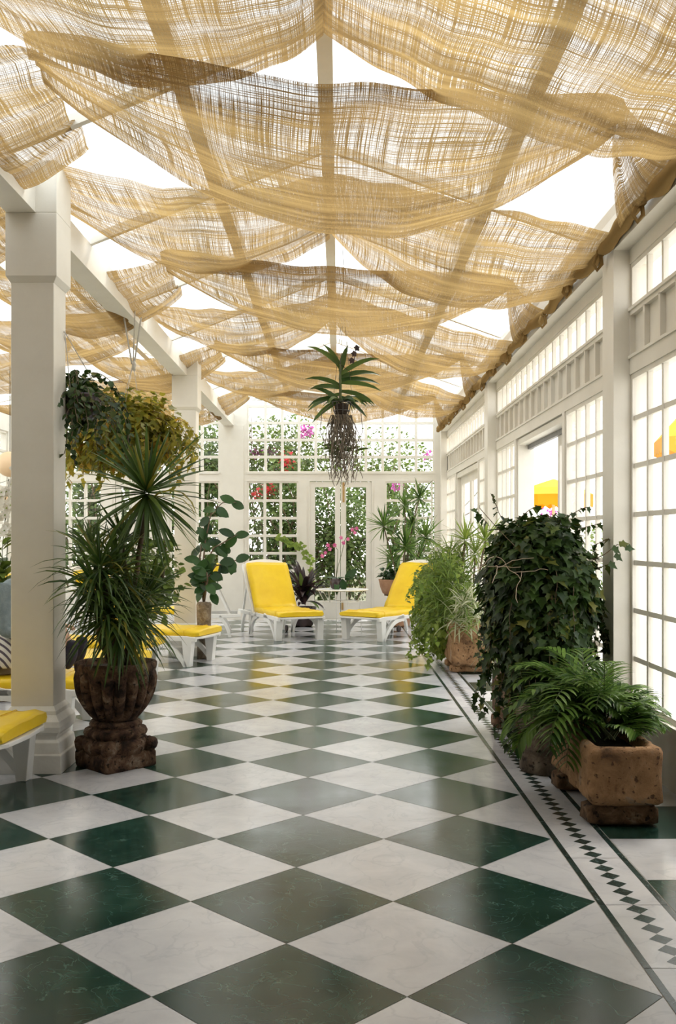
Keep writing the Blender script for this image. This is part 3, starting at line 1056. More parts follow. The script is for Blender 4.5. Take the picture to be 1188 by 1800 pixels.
# ---------------------------------------------------------------- round wire table with the orchid
TX, TY = .05, 15.6
M['whitewire'] = mat_noise('white_lacquered_wire', [(.3, (.82, .82, .80)), (.7, (.88, .88, .86))], 10, .4)
tb = empty('side_table', (TX, TY, 0), 0, 'small round white table with thin wire legs between the two loungers', 'table')
b = MB(); b.lathe([(.40, .695), (.42, .70), (.425, .708), (.42, .716), (.40, .718)], n=40); b.build('tabletop', M['whitewire'], tb)
b = MB()
b.rings([[((.30 + .006 * math.cos(q)) * math.cos(a), (.30 + .006 * math.cos(q)) * math.sin(a), .52 + .006 * math.sin(q)) for q in [2 * PI * i / 6 for i in range(6)]] for a in [2 * PI * i / 32 for i in range(32)]], 0, False, True, True)
b.build('wire_ring', M['whitewire'], tb)
for k in range(8):
    a = 2 * PI * k / 8 + .2
    b = MB()
    b.tube([(.39 * math.cos(a), .39 * math.sin(a), .70), (.30 * math.cos(a + .12), .30 * math.sin(a + .12), .52), (.31 * math.cos(a + .1), .31 * math.sin(a + .1), .3), (.33 * math.cos(a + .1), .33 * math.sin(a + .1), 0.0)], .006, 6)
    if k % 2 == 0:
        b.build('leg', M['whitewire'], tb)
    else:
        b = MB(); b.tube([(.39 * math.cos(a), .39 * math.sin(a), .70), (.30 * math.cos(a - .12), .30 * math.sin(a - .12), .52)], .006, 6)
        b.build('brace_wire', M['whitewire'], tb)

M['dark_pot'] = mat_noise('dark_glazed_pot', [(.3, (.03, .018, .02)), (.7, (.08, .05, .05))], 5, .25)
M['leaf_dark'] = mat_leaf('deep_green_leaf', (.015, .045, .012), (.05, .12, .03), .35, .2)
M['leaf_ivy'] = mat_leaf('grape_ivy_leaf', (.014, .036, .006), (.055, .105, .018), .45, .25, extra=(.17, .17, .03))
M['leaf_yel'] = mat_leaf('yellowing_leaf', (.14, .17, .018), (.46, .38, .05), .5, .45, extra=(.55, .32, .05))
M['leaf_mid'] = mat_leaf('mid_green_leaf', (.07, .13, .02), (.24, .33, .07), .45, .3)
M['leaf_bright'] = mat_leaf('bright_green_leaf', (.14, .23, .03), (.36, .46, .09), .45, .4)
M['leaf_drac'] = mat_leaf('dracaena_leaf', (.03, .07, .014), (.11, .18, .035), .4, .25, extra=(.24, .22, .03))
M['leaf_palm'] = mat_leaf('palm_leaf', (.02, .07, .010), (.22, .36, .07), .4, .35)
M['leaf_pale'] = mat_leaf('pale_striped_leaf', (.42, .44, .26), (.62, .62, .42), .5, .35)
M['leaf_purple'] = mat_leaf('purple_bronze_leaf', (.018, .012, .014), (.09, .05, .045), .3, .2)
M['leaf_tree'] = mat_leaf('garden_leaf', (.06, .12, .03), (.24, .33, .10), .5, .4)
M['stem'] = mat_noise('woody_stem', [(.3, (.09, .06, .035)), (.7, (.20, .14, .09))], 18, .8, .4, 60)
M['green_stem'] = mat_noise('green_stem', [(.3, (.06, .09, .03)), (.7, (.12, .15, .05))], 18, .6)
M['pink'] = mat_leaf('pink_petal', (.62, .10, .28), (.85, .30, .50), .5, .35)
M['magenta'] = mat_leaf('magenta_bract', (.55, .06, .38), (.75, .22, .60), .5, .4)
M['red'] = mat_leaf('red_bract', (.55, .02, .03), (.75, .07, .08), .5, .4)
M['white_petal'] = mat_leaf('white_petal', (.78, .74, .66), (.88, .85, .78), .5, .3)


def orchid_flower(mb, c, n, r, m=0):
    n = Vector(n).normalized()
    a = n.orthogonal().normalized(); b = n.cross(a)
    for k in range(5):
        t = 2 * PI * k / 5 + .3
        d = a * math.cos(t) + b * math.sin(t)
        mb.leaf(c, (d + n * .15), n, r, r * (.95 if k % 2 else .7), m, 0, .05, .1)
    mb.leaf(Vector(c) + n * .004, (a + n * .8), n, r * .4, r * .3, m + 1)


oc = empty('potted_orchid', (TX - .10, TY - .05, .719), 0, 'pink orchid in a dark pot on the round white table', 'potted plant')
o_ = tuple(oc.location)
b = MB(); b.lathe([(.05, 0), (.085, .02), (.10, .09), (.095, .15), (.075, .17), (.065, .165), (.06, .12)], n=24); b.build('pot', M['dark_pot'], oc)
b = MB()
for k in range(7):
    a = k * 2.4; d = Vector((math.cos(a), math.sin(a), .5 if k != 2 else -.9))
    b.leaf((.03 * math.cos(a), .03 * math.sin(a), .15), d, (0, 0, 1), R.uniform(.2, .3), .09, 0, 0, .1, .35)
b.leaf((.10, -.07, .17), (.15, -.2, -1), (0, -1, .2), .22, .12, 0, 0, .1, .1)
b.leaf((.14, .0, .14), (.5, -.1, .5), (0, -1, .2), .26, .14, 0, 0, .1, .4)
b.build('leaves', M['leaf_dark'], oc)
b = MB()
st1 = [(0, 0, .15), (.03, -.01, .35), (.10, -.02, .6), (.14, -.03, .78), (.20, -.03, .90), (.26, -.04, .93)]
b.tube(st1, .005, 6)
st2 = [(0, 0, .15), (.02, 0, .4), (.03, 0, .62), (-.04, 0, .72), (-.14, -.02, .68), (-.2, -.03, .6)]
b.tube(st2, .005, 6)
b.build('flower_stems', M['green_stem'], oc)
b = MB()
for c in ((.08, -.05, .82), (.12, -.05, .74), (.19, -.06, .80), (.26, -.06, .95), (.33, -.06, .97), (.30, -.05, .90), (-.02, -.05, .70), (-.10, -.06, .64), (-.17, -.06, .58), (-.22, -.05, .53), (-.13, -.06, .70)):
    orchid_flower(b, c, (R.uniform(-.4, .4), -1, R.uniform(-.2, .2)), R.uniform(.032, .042), 0)
b.build('blossoms', [M['pink'], M['magenta']], oc)
# ---------------------------------------------------------------- planters
M['stone_brown'] = mat_stone('weathered_brown_stone', [(.36, (.045, .026, .016)), (.46, (.13, .075, .042)), (.57, (.22, .13, .075)), (.68, (.32, .24, .17))], 9)
M['stone_urn'] = mat_stone('mossy_urn_stone', [(.36, (.022, .013, .009)), (.47, (.085, .045, .028)), (.57, (.17, .10, .06)), (.68, (.30, .23, .17))], 9, (.02, .013, .008), 34, .60)
M['stone_tan'] = mat_stone('orange_tan_stone', [(.30, (.09, .05, .028)), (.42, (.30, .165, .08)), (.58, (.46, .27, .14)), (.70, (.32, .27, .22))], 6, (.12, .065, .04), 34, .61)
M['stone_grey'] = mat_stone('grey_brown_stone', [(.34, (.06, .045, .035)), (.5, (.17, .13, .095)), (.66, (.30, .25, .19))], 7)
M['terracotta'] = mat_noise('terracotta', [(.3, (.40, .20, .11)), (.7, (.55, .33, .2))], 8, .8, .3, 40)


def rrect(hx, hy, r, z, c, rot=0, n=6):
    pts = []
    r = min(r, hx * .98, hy * .98)
    for (sx, sy, a0) in ((1, 1, 0), (-1, 1, PI / 2), (-1, -1, PI), (1, -1, 1.5 * PI)):
        for i in range(n + 1):
            a = a0 + PI / 2 * i / n
            pts.append((sx * (hx - r) + r * math.cos(a), sy * (hy - r) + r * math.sin(a)))
    # subdivide long sides
    out_ = []
    for i in range(len(pts)):
        p, q = pts[i], pts[(i + 1) % len(pts)]
        L = math.hypot(q[0] - p[0], q[1] - p[1])
        k = max(1, int(round(L / .05)))
        if L < .03: k = 1
        for j in range(k):
            out_.append((p[0] + (q[0] - p[0]) * j / k, p[1] + (q[1] - p[1]) * j / k))
    cr, sr = math.cos(rot), math.sin(rot)
    return [Vector((c[0] + x * cr - y * sr, c[1] + x * sr + y * cr, c[2] + z)) for x, y in out_]


def rough(mb_rings, amp, sc, seed=0):
    cen = sum((Vector(p) for r in mb_rings for p in r), Vector()) / sum(len(r) for r in mb_rings)
    out_ = []
    for r in mb_rings:
        q = []
        for p in r:
            p = Vector(p)
            d = (p - cen); d.normalize()
            k = noise.noise(p * sc + Vector((seed, 0, 0))) + .5 * noise.noise(p * sc * 2.7 + Vector((0, seed, 0)))
            q.append(p + d * amp * k)
        out_.append(q)
    return out_


def stone_block(hx, hy, z0, z1, r, c, rot, mat, name, parent, amp=.012, seed=0):
    org = tuple(parent.location)
    n = max(2, int((z1 - z0) / .04))
    prof = [(-.03, z0), (-.008, z0 + .012)] + [(0, z0 + .02 + (z1 - z0 - .04) * i / n) for i in range(n + 1)] + [(-.01, z1 - .008), (-.035, z1)]
    # n points must match: build with constant radii then inset by scaling
    base = rrect(hx, hy, r, 0, (0, 0, 0), rot)
    rings = []
    for ins, z in prof:
        k = 1 + ins / min(hx, hy)
        rings.append([Vector((c[0] + p.x * k, c[1] + p.y * k, c[2] + z)) for p in base])
    b = MB(); b.rings(rough(rings, amp, 9, seed)); return b.build(name, mat, parent, org)


def trough(name, c, hx, hy, z0, z1, mat, label, group=None, amp=.014, seed=1, feet=((-.75,), (.75,)), footmat=None, taper=.0):
    root = empty(name, (c[0], c[1], 0), 0, label, 'planter', group)
    org = tuple(root.location)
    base = rrect(hx, hy, .05, 0, (0, 0, 0))
    prof = [(-.06, 0, z0), (-.02 - taper, -.0, z0 + .02)]
    nz = 8
    for i in range(nz + 1):
        t = i / nz
        prof.append((-taper * (1 - t), 0, z0 + .04 + (z1 - z0 - .07) * t))
    prof += [(-.008, 0, z1 - .01), (-.03, 0, z1), (-.05, 0, z1 - .005), (-.065, 0, z1 - .04), (-.075, 0, z1 - .06)]
    rings = []
    for ins, _, z in prof:
        kx = (hx + ins) / hx; ky = (hy + ins) / hy
        rings.append([Vector((c[0] + p.x * kx, c[1] + p.y * ky, z)) for p in base])
    b = MB(); b.rings(rough(rings, amp, 8, seed), 0, True)
    # soil faces: last cap
    b.m[-1] = 1
    b.build('trough_body', [mat, M['soil']], root, org)
    for (fy,) in feet:
        stone_block(hx * .98, .085, 0, z0 + .012, .03, (c[0] - .01, c[1] + fy * hy, 0), 0, footmat or M['stone_grey'], 'foot_block', root, .01, seed + fy)
    return root


# urn on its carved pedestal
UC = (-1.50, 6.52, 0)
ur = empty('stone_urn', UC, 0, 'brown fluted stone urn on a square carved pedestal beside the nearest column', 'planter')
rot = math.radians(46)
base = rrect(.195, .195, .02, 0, (0, 0, 0), rot)
rings = []
for k, z in ((.97, 0), (1.0, .012), (1.0, .05), (1.0, .095), (.96, .11), (.90, .115)):
    rings.append([Vector((UC[0] + p.x * k, UC[1] + p.y * k, z)) for p in base])
b = MB(); b.rings(rough(rings, .010, 12, 3)); b.build('plinth', M['stone_urn'], ur, UC)
b = MB()
for sx, sy in ((1, 1), (-1, 1), (-1, -1), (1, -1)):
    x, y = sx * .16, sy * .16
    cx, cy = UC[0] + x * math.cos(rot) - y * math.sin(rot), UC[1] + x * math.sin(rot) + y * math.cos(rot)
    rg = []
    for i in range(9):
        t = PI * i / 8
        rg.append([Vector((cx + .052 * math.sin(t) * math.cos(a) + .001, cy + .052 * math.sin(t) * math.sin(a), .145 - .058 * math.cos(t))) for a in [2 * PI * j / 12 for j in range(12)]])
    b.rings(rough(rg, .016, 16, sx + 2 * sy))
b.build('corner_leaves', M['stone_urn'], ur, UC)
b = MB()
prof = [(.20, .10), (.215, .13), (.22, .155), (.215, .18), (.20, .195), (.19, .20), (.205, .215), (.21, .235), (.20, .255), (.18, .262), (.165, .27), (.172, .28), (.175, .292), (.165, .305), (.15, .312)]
rg = [[Vector((UC[0] + r * math.cos(a), UC[1] + r * math.sin(a), z)) for a in [2 * PI * j / 40 for j in range(40)]] for r, z in prof]
b.rings(rough(rg, .007, 14, 5)); b.build('pedestal_moulding', M['stone_urn'], ur, UC)
b = MB()
prof = [(.13, .305), (.15, .325), (.175, .35), (.205, .39), (.232, .44), (.25, .49), (.262, .54), (.268, .59), (.268, .62), (.262, .64), (.268, .65), (.272, .67), (.272, .69), (.262, .70), (.245, .70), (.235, .68), (.225, .66)]
rg = []
for r, z in prof:
    ring = []
    for j in range(180):
        a = 2 * PI * j / 180
        fl_ = 0
        if .33 < z < .63:
            w_ = min(1, (z - .33) / .06, (.63 - z) / .04)
            fl_ = .16 * w_ * (abs(math.sin(a * 9)) ** .6 - .8)
        rr_ = r * (1 + fl_)
        ring.append(Vector((UC[0] + rr_ * math.cos(a), UC[1] + rr_ * math.sin(a), z)))
    rg.append(ring)
b.rings(rough(rg, .004, 9, 9), 0, True); b.m[-1] = 1
b.build('fluted_bowl', [M['stone_urn'], M['soil']], ur, UC)


def crown(mb, c, n, L, W, lo, hi, droop, seed, m=0, axis=(0, 0, 1), segs=5, mats=1):
    """rosette of strap leaves around c"""
    rr = random.Random(seed)
    ax = Vector(axis).normalized()
    q = Vector((0, 0, 1)).rotation_difference(ax)
    for i in range(n):
        a = i * 2.39996 + rr.uniform(-.3, .3)
        t = i / n
        el = math.radians(lo + (hi - lo) * t + rr.uniform(-8, 8))
        d = Vector((math.cos(a) * math.cos(el), math.sin(a) * math.cos(el), math.sin(el)))
        d = q @ d
        p = Vector(c) + ax * (t * .05 - .02) + d * .01
        l = L * rr.uniform(.72, 1.1) * (1 - .25 * max(0, t - .8) / .2)
        mb.blade(p, d, l, W * rr.uniform(.8, 1.15), droop * rr.uniform(.6, 1.35) * math.cos(el) + .05, segs, m + rr.randrange(mats),
                 up=Vector((rr.uniform(-.7, .7), rr.uniform(-1.0, .4), 1)).normalized())


def stemline(p, q, bow, n=8, wob=.01, seed=0):
    rr = random.Random(seed)
    p, q = Vector(p), Vector(q)
    return [p.lerp(q, i / n) + Vector(bow) * (4 * (i / n) * (1 - i / n)) + Vector((rr.uniform(-wob, wob), rr.uniform(-wob, wob), 0)) * (1 if 0 < i < n else 0) for i in range(n + 1)]


# dracaena in the urn
dc = empty('dracaena', (UC[0], UC[1], .66), 0, 'tall spiky dark green dracaena with several heads growing in the stone urn', 'potted plant')
tops = [(px(258, 868, 6.45), 120, .53, .025, -70, 78, .5), (px(176, 1000, 6.2), 85, .44, .019, -60, 75, 1.3),
        (px(238, 1078, 6.45), 100, .40, .018, -50, 80, 1.15), (px(168, 1040, 6.2), 75, .38, .021, -60, 70, 1.4), (px(205, 1015, 6.4), 60, .40, .024, -50, 80, 1.1), (px(215, 1098, 6.3), 95, .42, .02, -70, 60, 1.9),
        (px(262, 1045, 6.65), 50, .32, .022, -30, 80, .7), (px(186, 1085, 6.2), 70, .38, .019, -50, 60, 1.6), (px(160, 965, 6.75), 40, .24, .02, -20, 80, .7),
        (px(215, 955, 6.5), 45, .30, .02, -30, 80, .8)]
s = MB(); f = MB()
for i, (c, n, L, W, lo, hi, dr_) in enumerate(tops):
    bs = Vector((UC[0] + R.uniform(-.1, .1), UC[1] + R.uniform(-.1, .1), .66))
    s.tube(stemline(bs, c, (R.uniform(-.05, .05), 0, 0), 9, .008, i), [.022 - .0008 * k for k in range(10)], 8)
    crown(f, c, n, L, W, lo, hi, dr_, 100 + i)
# two yellowing straps
f2 = MB()
c = px(262, 880, 6.42)
f2.blade(c, (.35, -.2, .2), .48, .034, 3.2, 5); f2.blade(c, (.32, -.1, .1), .42, .026, 3.0, 5)
s.build('stems', M['stem'], dc, tuple(dc.location))
f.build('leaf_crowns', M['leaf_drac'], dc, tuple(dc.location))
f2.build('yellow_leaves', M['leaf_yel'], dc, tuple(dc.location))


def vine(mb, sm, p, d, L, leafL, m=0, shape=2, sag=1.0, step=.035, seed=0, facing=(0, -1, 0)):
    """a trailing shoot with leaves on both sides"""
    rr = random.Random(seed)
    p = Vector(p); d = Vector(d).normalized(); path = [p.copy()]
    n = int(L / step)
    for i in range(n):
        d = (d + Vector((rr.uniform(-.25, .25), rr.uniform(-.25, .25), -.16 * sag + rr.uniform(-.12, .12)))).normalized()
        p = p + d * step
        if p.z < .02: p.z = .02; d.z = abs(d.z) * .1
        path.append(p.copy())
        out_ = Vector((rr.uniform(-1, 1), rr.uniform(-1, 1), rr.uniform(-.6, .5))).normalized()
        nn = (Vector(facing) * .6 + out_ + Vector((0, 0, .8))).normalized()
        mb.leaf(p, (out_ * .6 + Vector((0, 0, -.5))), nn, leafL * rr.uniform(.6, 1.2), leafL * rr.uniform(.6, 1.0), m, shape)
    if sm: sm.tube(path, .0025, 4, 0, False)


def shell(mb, c, rad, n, leafL, m=0, shape=2, seed=0, mats=1, hang=.5, power=.35, zmin=.02, cut=None):
    """leaves over and inside an ellipsoidal bush, tips hanging outwards"""
    rr = random.Random(seed)
    k = 0
    while k < n:
        v = Vector((rr.gauss(0, 1), rr.gauss(0, 1), rr.gauss(0, 1)))
        if v.length < 1e-3: continue
        v.normalize()
        r = rr.random() ** power
        bump = 1 + .16 * noise.noise(v * 2.3 + Vector((seed, 0, 0))) + .1 * noise.noise(v * 5 + Vector((0, seed, 0)))
        p = Vector((c[0] + v.x * rad[0] * r * bump, c[1] + v.y * rad[1] * r * bump, c[2] + v.z * rad[2] * r * bump))
        if p.z < zmin: continue
        if cut and cut(p): continue
        d = (v * .7 + Vector((rr.uniform(-.7, .7), rr.uniform(-.7, .7), rr.uniform(-.6, .4) - hang))).normalized()
        nn = (v + Vector((0, 0, .5)) + Vector((rr.uniform(-.5, .5),) * 3)).normalized()
        l = leafL * rr.uniform(.6, 1.25)
        mb.leaf(p, d, nn, l, l * rr.uniform(.7, 1.0), m + rr.randrange(mats), shape)
        k += 1


# hanging baskets
def hang_basket(name, label, c, rad, top, mat, leafL, nshell, nv, seed, shape=2, hook=None, vinelen=(.3, .6), ropemat='rope', pot='dark_pot'):
    root = empty(name, tuple(c), 0, label, 'hanging plant')
    org = tuple(c)
    rr = random.Random(seed)
    c = Vector(c)
    b = MB(); b.lathe([(.09, -.14), (.13, -.08), (.16, .02), (.165, .04), (.15, .03), (.12, -.02)], org, 20); b.build('basket', M[pot], root, org)
    fo = MB(); st = MB()
    shell(fo, (c.x, c.y, c.z), rad, nshell, leafL, 0, shape, seed, 1, .5, .5)
    for i in range(nv):
        a = rr.uniform(0, 2 * PI)
        p = c + Vector((math.cos(a) * rad[0] * rr.uniform(.3, .9), math.sin(a) * rad[1] * rr.uniform(.3, .9), rr.uniform(-.1, .2)))
        vine(fo, st, p, (math.cos(a), math.sin(a), .3), rr.uniform(*vinelen), leafL, 0, shape, 1.4, .035, seed * 50 + i)
    fo.build('foliage', M[mat], root, org); st.build('shoots', M['stem'], root, org)
    rp = MB()
    top = Vector(top)
    j = top.lerp(c, .62) if hook is None else Vector(hook)
    if hook is not None: rp.tube([top, j], .006, 6)
    for a in (0.4, 2.5, 4.6):
        rp.tube([j, c + Vector((math.cos(a) * .16, math.sin(a) * .16, .03))], .003, 5)
    rp.build('hanging_cords', M[ropemat], root, org)
    return root


hang_basket('hanging_basket', 'dark green vine in a basket hung close to the side of the nearest column', px(140, 705, 6.75), (.15, .18, .20), px(112, 583, 6.55), 'leaf_ivy', .052, 600, 50, 21, 0, px(113, 584, 6.55) + Vector((.004, 0, 0)), (.3, .6))
hb = px(222, 758, 9.3)
hang_basket('hanging_basket', 'large bushy yellow green leaved plant hanging on white ropes behind the tall dracaena', hb, (.50, .40, .40), px(238, 522, 9.3), 'leaf_yel', .088, 2700, 90, 22, 2, px(234, 640, 9.3), (.35, .62))
# rope looped over the beam
rp = MB()
t0 = px(234, 640, 9.3)
for dx in (-.08, .07):
    rp.tube([t0 + Vector((dx * .15, 0, 0)), Vector((t0.x + dx, t0.y, 3.60)), Vector((t0.x + dx * 1.1, t0.y, 3.64))], .008, 7)
rp.tube([t0 + Vector((0, 0, .03)), t0 + Vector((.01, 0, 0)), t0 + Vector((0, 0, -.06))], .02, 8)
tag(rp.build('rope', M['rope'], None, tuple(t0)), 'twisted white rope looped from the aisle beam, carrying the bushy hanging plant', 'rope')

# hanging orchid in the middle of the room
HC = px(600, 716, 10.0)
vo = empty('hanging_orchid', tuple(HC), 0, 'strap leaved orchid with long tangled bare roots hanging in mid room on a wire', 'hanging plant')
org = tuple(HC)
b = MB(); b.lathe([(.03, -.11), (.06, -.07), (.075, .02), (.05, .04)], org, 12); b.build('bark_core', M['soil'], vo, org)
b = MB()
for k in range(9):
    a = 2 * PI * k / 9
    b.tube([HC + Vector((.05 * math.cos(a), .05 * math.sin(a), -.11)), HC + Vector((.085 * math.cos(a), .085 * math.sin(a), -.03)), HC + Vector((.095 * math.cos(a), .095 * math.sin(a), .05))], .005, 5)
for rr_, zz in ((.095, .05), (.082, -.035), (.05, -.11)):
    b.rings([[HC + Vector(((rr_ + .005 * math.cos(q)) * math.cos(a), (rr_ + .005 * math.cos(q)) * math.sin(a), zz + .005 * math.sin(q))) for q in [2 * PI * i / 5 for i in range(5)]] for a in [2 * PI * i / 20 for i in range(20)]], 0, False, True, True)
b.build('wire_basket', M['wire'], vo, org)
f = MB(); st = MB()
stem_b = HC + Vector((-.01, 0, 0)); stem_t = px(598, 640, 10.0)
st.tube(stemline(stem_b, stem_t, (.0, 0, 0), 6, .004, 1), .014, 7)
rr = random.Random(5)
lv = [((-1, .95), .42), ((-.55, 1.2), .34), ((.3, 1.5), .3), ((1, .62), .46), ((.9, .35), .48), ((.9, .15), .46), ((.85, -.0), .44), ((-1, .45), .38), ((-.8, .1), .36), ((.9, -.15), .40), ((-.9, -.25), .40), ((.7, -.35), .36), ((-.7, -.4), .38), ((-.9, .7), .36)]
for i, ((dx, dz), L) in enumerate(lv):
    t = .95 - .9 * i / len(lv)
    p = stem_b.lerp(stem_t, max(0, t))
    f.blade(p, (dx, rr.uniform(-.45, .45), dz), L, .062, .75 + .3 * rr.random(), 5, 0, .12, Vector((.2, -.85, .5)))
for i in range(16):
    a = rr.uniform(0, 6.28)
    f.blade(HC + Vector((0, 0, .06)), (math.cos(a), math.sin(a), .25), rr.uniform(.28, .44), .05, 1.9, 5, 0, .12, Vector((rr.uniform(-.6, .6), -.8, .5)))
for i in range(12):
    p = px(rr.uniform(580, 625), rr.uniform(772, 812), 10.0); sx = rr.choice((-1, 1))
    f.blade(p, (sx, rr.uniform(-.4, .4), rr.uniform(-.1, .5)), rr.uniform(.12, .24), .035, .8, 5, 0, .2, Vector((.2, -.8, .5)))
f.build('leaves', M['leaf_drac'], vo, org)
st.build('stem', M['green_stem'], vo, org)
M['root'] = mat_noise('grey_air_root', [(.3, (.10, .075, .05)), (.7, (.24, .20, .15))], 30, .8)
rt = MB()
for i in range(130):
    a = rr.uniform(0, 6.28); r0 = rr.uniform(.02, .11)
    p = HC + Vector((math.cos(a) * r0, math.sin(a) * r0, -.08)); path = [p.copy()]
    L = rr.uniform(.25, .78); n = 12
    d = Vector((math.cos(a) * .5, math.sin(a) * .5, -1)).normalized()
    for k in range(n):
        d = (d + Vector((rr.uniform(-.35, .35) - (p.x - HC.x) * .9, rr.uniform(-.35, .35) - (p.y - HC.y) * .9, -.12))).normalized()
        p = p + d * L / n; path.append(p.copy())
    rt.tube(path, .0035, 4, 0, False)
for sx in (-1, 1):
    rt.tube([HC + Vector((sx * .06, 0, .07)), HC + Vector((sx * .2, 0, -.05)), HC + Vector((sx * .22, 0, -.25)), HC + Vector((sx * .12, 0, -.45)), HC + Vector((sx * .04, 0, -.6))], .004, 5)
rt.build('air_roots', M['root'], vo, org)
wr = MB()
top = Vector((.03, 10.05, 4.63)); kn = px(604, 470, 10.0); kn2 = px(603, 535, 10.0)
wr.tube([top, kn], .003, 5); wr.tube([kn, kn2], .007, 6)
for a in (0.3, 2.4, 4.5):
    wr.tube([kn2, HC + Vector((math.cos(a) * .12, math.sin(a) * .12, .05))], .002, 4)
wr.build('hanging_wire', M['wire'], vo, org)
fl_ = MB(); fl_.tube([stem_t, px(617, 655, 9.95), px(622, 635, 9.95), px(625, 615, 9.95)], .004, 5)
for q in ((622, 622), (627, 612), (618, 634)):
    orchid_flower(fl_, px(q[0], q[1], 9.93), (.2, -1, 0), .035, 0)
fl_.build('flower_spike', [M['leaf_purple'], M['leaf_purple']], vo, org)

# rubber plant in a trunk-like planter by the farther column
rc = Vector((-1.72, 12.35, 0))
rp_ = empty('rubber_plant', tuple(rc), 0, 'rubber plant with big oval leaves in a rough wooden trunk, beside the farther column', 'potted plant')
b = MB(); rg = [[Vector((rc.x + r * math.cos(a), rc.y + r * math.sin(a), z)) for a in [2 * PI * j / 18 for j in range(18)]] for r, z in ((.085, 0), (.09, .1), (.075, .25), (.08, .4), (.09, .55), (.095, .68), (.085, .72), (.07, .72))]
M['bark'] = mat_noise('rough_bark', [(.25, (.07, .05, .035)), (.5, (.20, .15, .10)), (.8, (.42, .37, .29))], 14, .9, .9, 30, dist=.8, bdist=.02)
b.rings(rough(rg, .02, 11, 2)); b.build('trunk_planter', M['bark'], rp_, tuple(rc))
s = MB(); f = MB()
rr = random.Random(12)
br = [[(.0, 0, .7), (-.02, 0, 1.1), (.02, 0, 1.5), (.10, -.05, 1.85), (.25, -.08, 1.98), (.42, -.1, 1.98)],
      [(.0, 0, .7), (.02, 0, 1.15), (.12, -.03, 1.4), (.3, -.06, 1.5), (.47, -.06, 1.6)],
      [(.0, 0, .7), (.03, 0, 1.0), (.15, 0, 1.18), (.33, -.05, 1.22), (.5, -.06, 1.28)],
      [(.0, 0, .7), (-.04, .02, .95), (-.05, .02, 1.3), (-.02, .02, 1.55), (.02, .03, 1.75)],
      [(.0, 0, .7), (.03, -.04, .85), (.06, -.08, 1.0), (.05, -.1, 1.1)]]
for q in br:
    P_ = [rc + Vector(p) for p in q]
    s.tube(P_, [.014, .012, .010, .008, .006, .005][:len(P_)], 7)
    for k in range(1, len(P_)):
        for j in range(3):
            t = rr.random(); p = P_[k - 1].lerp(P_[k], t)
            if p.z < .85: continue
            if k == 1 and rr.random() < .35: continue
            a = rr.uniform(0, 6.28)
            f.leaf(p, (math.cos(a), math.sin(a) * .4, rr.uniform(-1.1, .5)), (rr.uniform(-.6, .6), -1, .35), rr.uniform(.16, .23), rr.uniform(.10, .13), 0, 3, .08, .25)
for j in range(7):
    p = rc + Vector((rr.uniform(-.06, .1), rr.uniform(-.08, .08), rr.uniform(.75, 1.2)))
    f.leaf(p, (rr.uniform(-1, 1), rr.uniform(-1, .3), rr.uniform(-.8, .3)), (0, -.8, .5), .18, .11, 0, 3, .08, .25)
s.build('branches', M['stem'], rp_, tuple(rc)); f.build('leaves', M['leaf_dark'], rp_, tuple(rc))

# leafy shrub standing in the aisle behind the dracaena
ac = Vector((-2.25, 10.2, 0))
ap = empty('potted_shrub', tuple(ac), 0, 'leafy shrub with slender dark trunk in the aisle, left of the farther column', 'potted plant')
b = MB(); b.lathe([(.13, 0), (.16, .03), (.20, .28), (.215, .32), (.19, .32), (.17, .27)], tuple(ac), 24); b.build('pot', M['terracotta'], ap, tuple(ac))
s = MB(); f = MB()
s.tube(stemline(ac + Vector((.03, 0, .28)), ac + Vector((.42, 0, 1.55)), (.1, 0, 0), 8, .02, 3), .018, 7)
s.tube(stemline(ac + Vector((0, 0, .28)), ac + Vector((.1, 0, 1.4)), (-.05, 0, 0), 8, .02, 4), .014, 7)
shell(f, (ac.x + .25, ac.y, 1.12), (.36, .3, .48), 620, .085, 0, 0, 8, 1, .1, .6)
for k in range(10):
    a = k * 2.4
    f.leaf(ac + Vector((.38, 0, 1.45)), (math.cos(a), math.sin(a), .2), (0, -.7, .7), .17, .12, 0)
s.build('trunk', M['stem'], ap, tuple(ac)); f.build('foliage', M['leaf_mid'], ap, tuple(ac))

# ---------------------------------------------------------------- right side: troughs and trailing plants
PG = 'old stone troughs along the window wall'
trough('stone_trough', (1.51, 5.56, 0), .195, .47, .10, .425, M['stone_tan'], 'rough orange tan stone trough nearest the viewer, under the window wall', PG, .019, 2, footmat=M['stone_brown'])
trough('stone_trough', (1.44, 7.35, 0), .20, .58, .11, .44, M['stone_brown'], 'stone trough buried under the dark ivy, behind the nearest trough', PG, .012, 7, ((-.85,), (.8,)), M['stone_brown'])
trough('stone_trough', (1.50, 11.35, 0), .23, .42, .075, .57, M['stone_tan'], 'tall pinkish stone trough half hidden by striped and trailing leaves farther back', PG, .014, 12, ((-.6,), (.6,)), M['stone_tan'])

# round stone pedestal pot under the ivy
pc = (1.37, 6.38, 0)
pp = empty('stone_pot', pc, 0, 'round grey stone pot on a lion carved foot under the dark ivy', 'planter')
pp['label'] = 'round ringed grey stone pot between the nearest trough and the ivy'
b = MB()
prof = [(.17, 0), (.185, .015), (.185, .09), (.17, .11), (.175, .14), (.19, .16), (.185, .19), (.165, .21), (.17, .25), (.185, .29), (.20, .33), (.205, .37), (.2, .41), (.205, .43), (.2, .45), (.18, .45), (.17, .42)]
rg = [[Vector((pc[0] + r * math.cos(a), pc[1] + r * math.sin(a), z)) for a in [2 * PI * j / 44 for j in range(44)]] for r, z in prof]
b.rings(rough(rg, .006, 14, 5)); b.m[-1] = 1
b.build('pot_body', [M['stone_grey'], M['soil']], pp, pc)

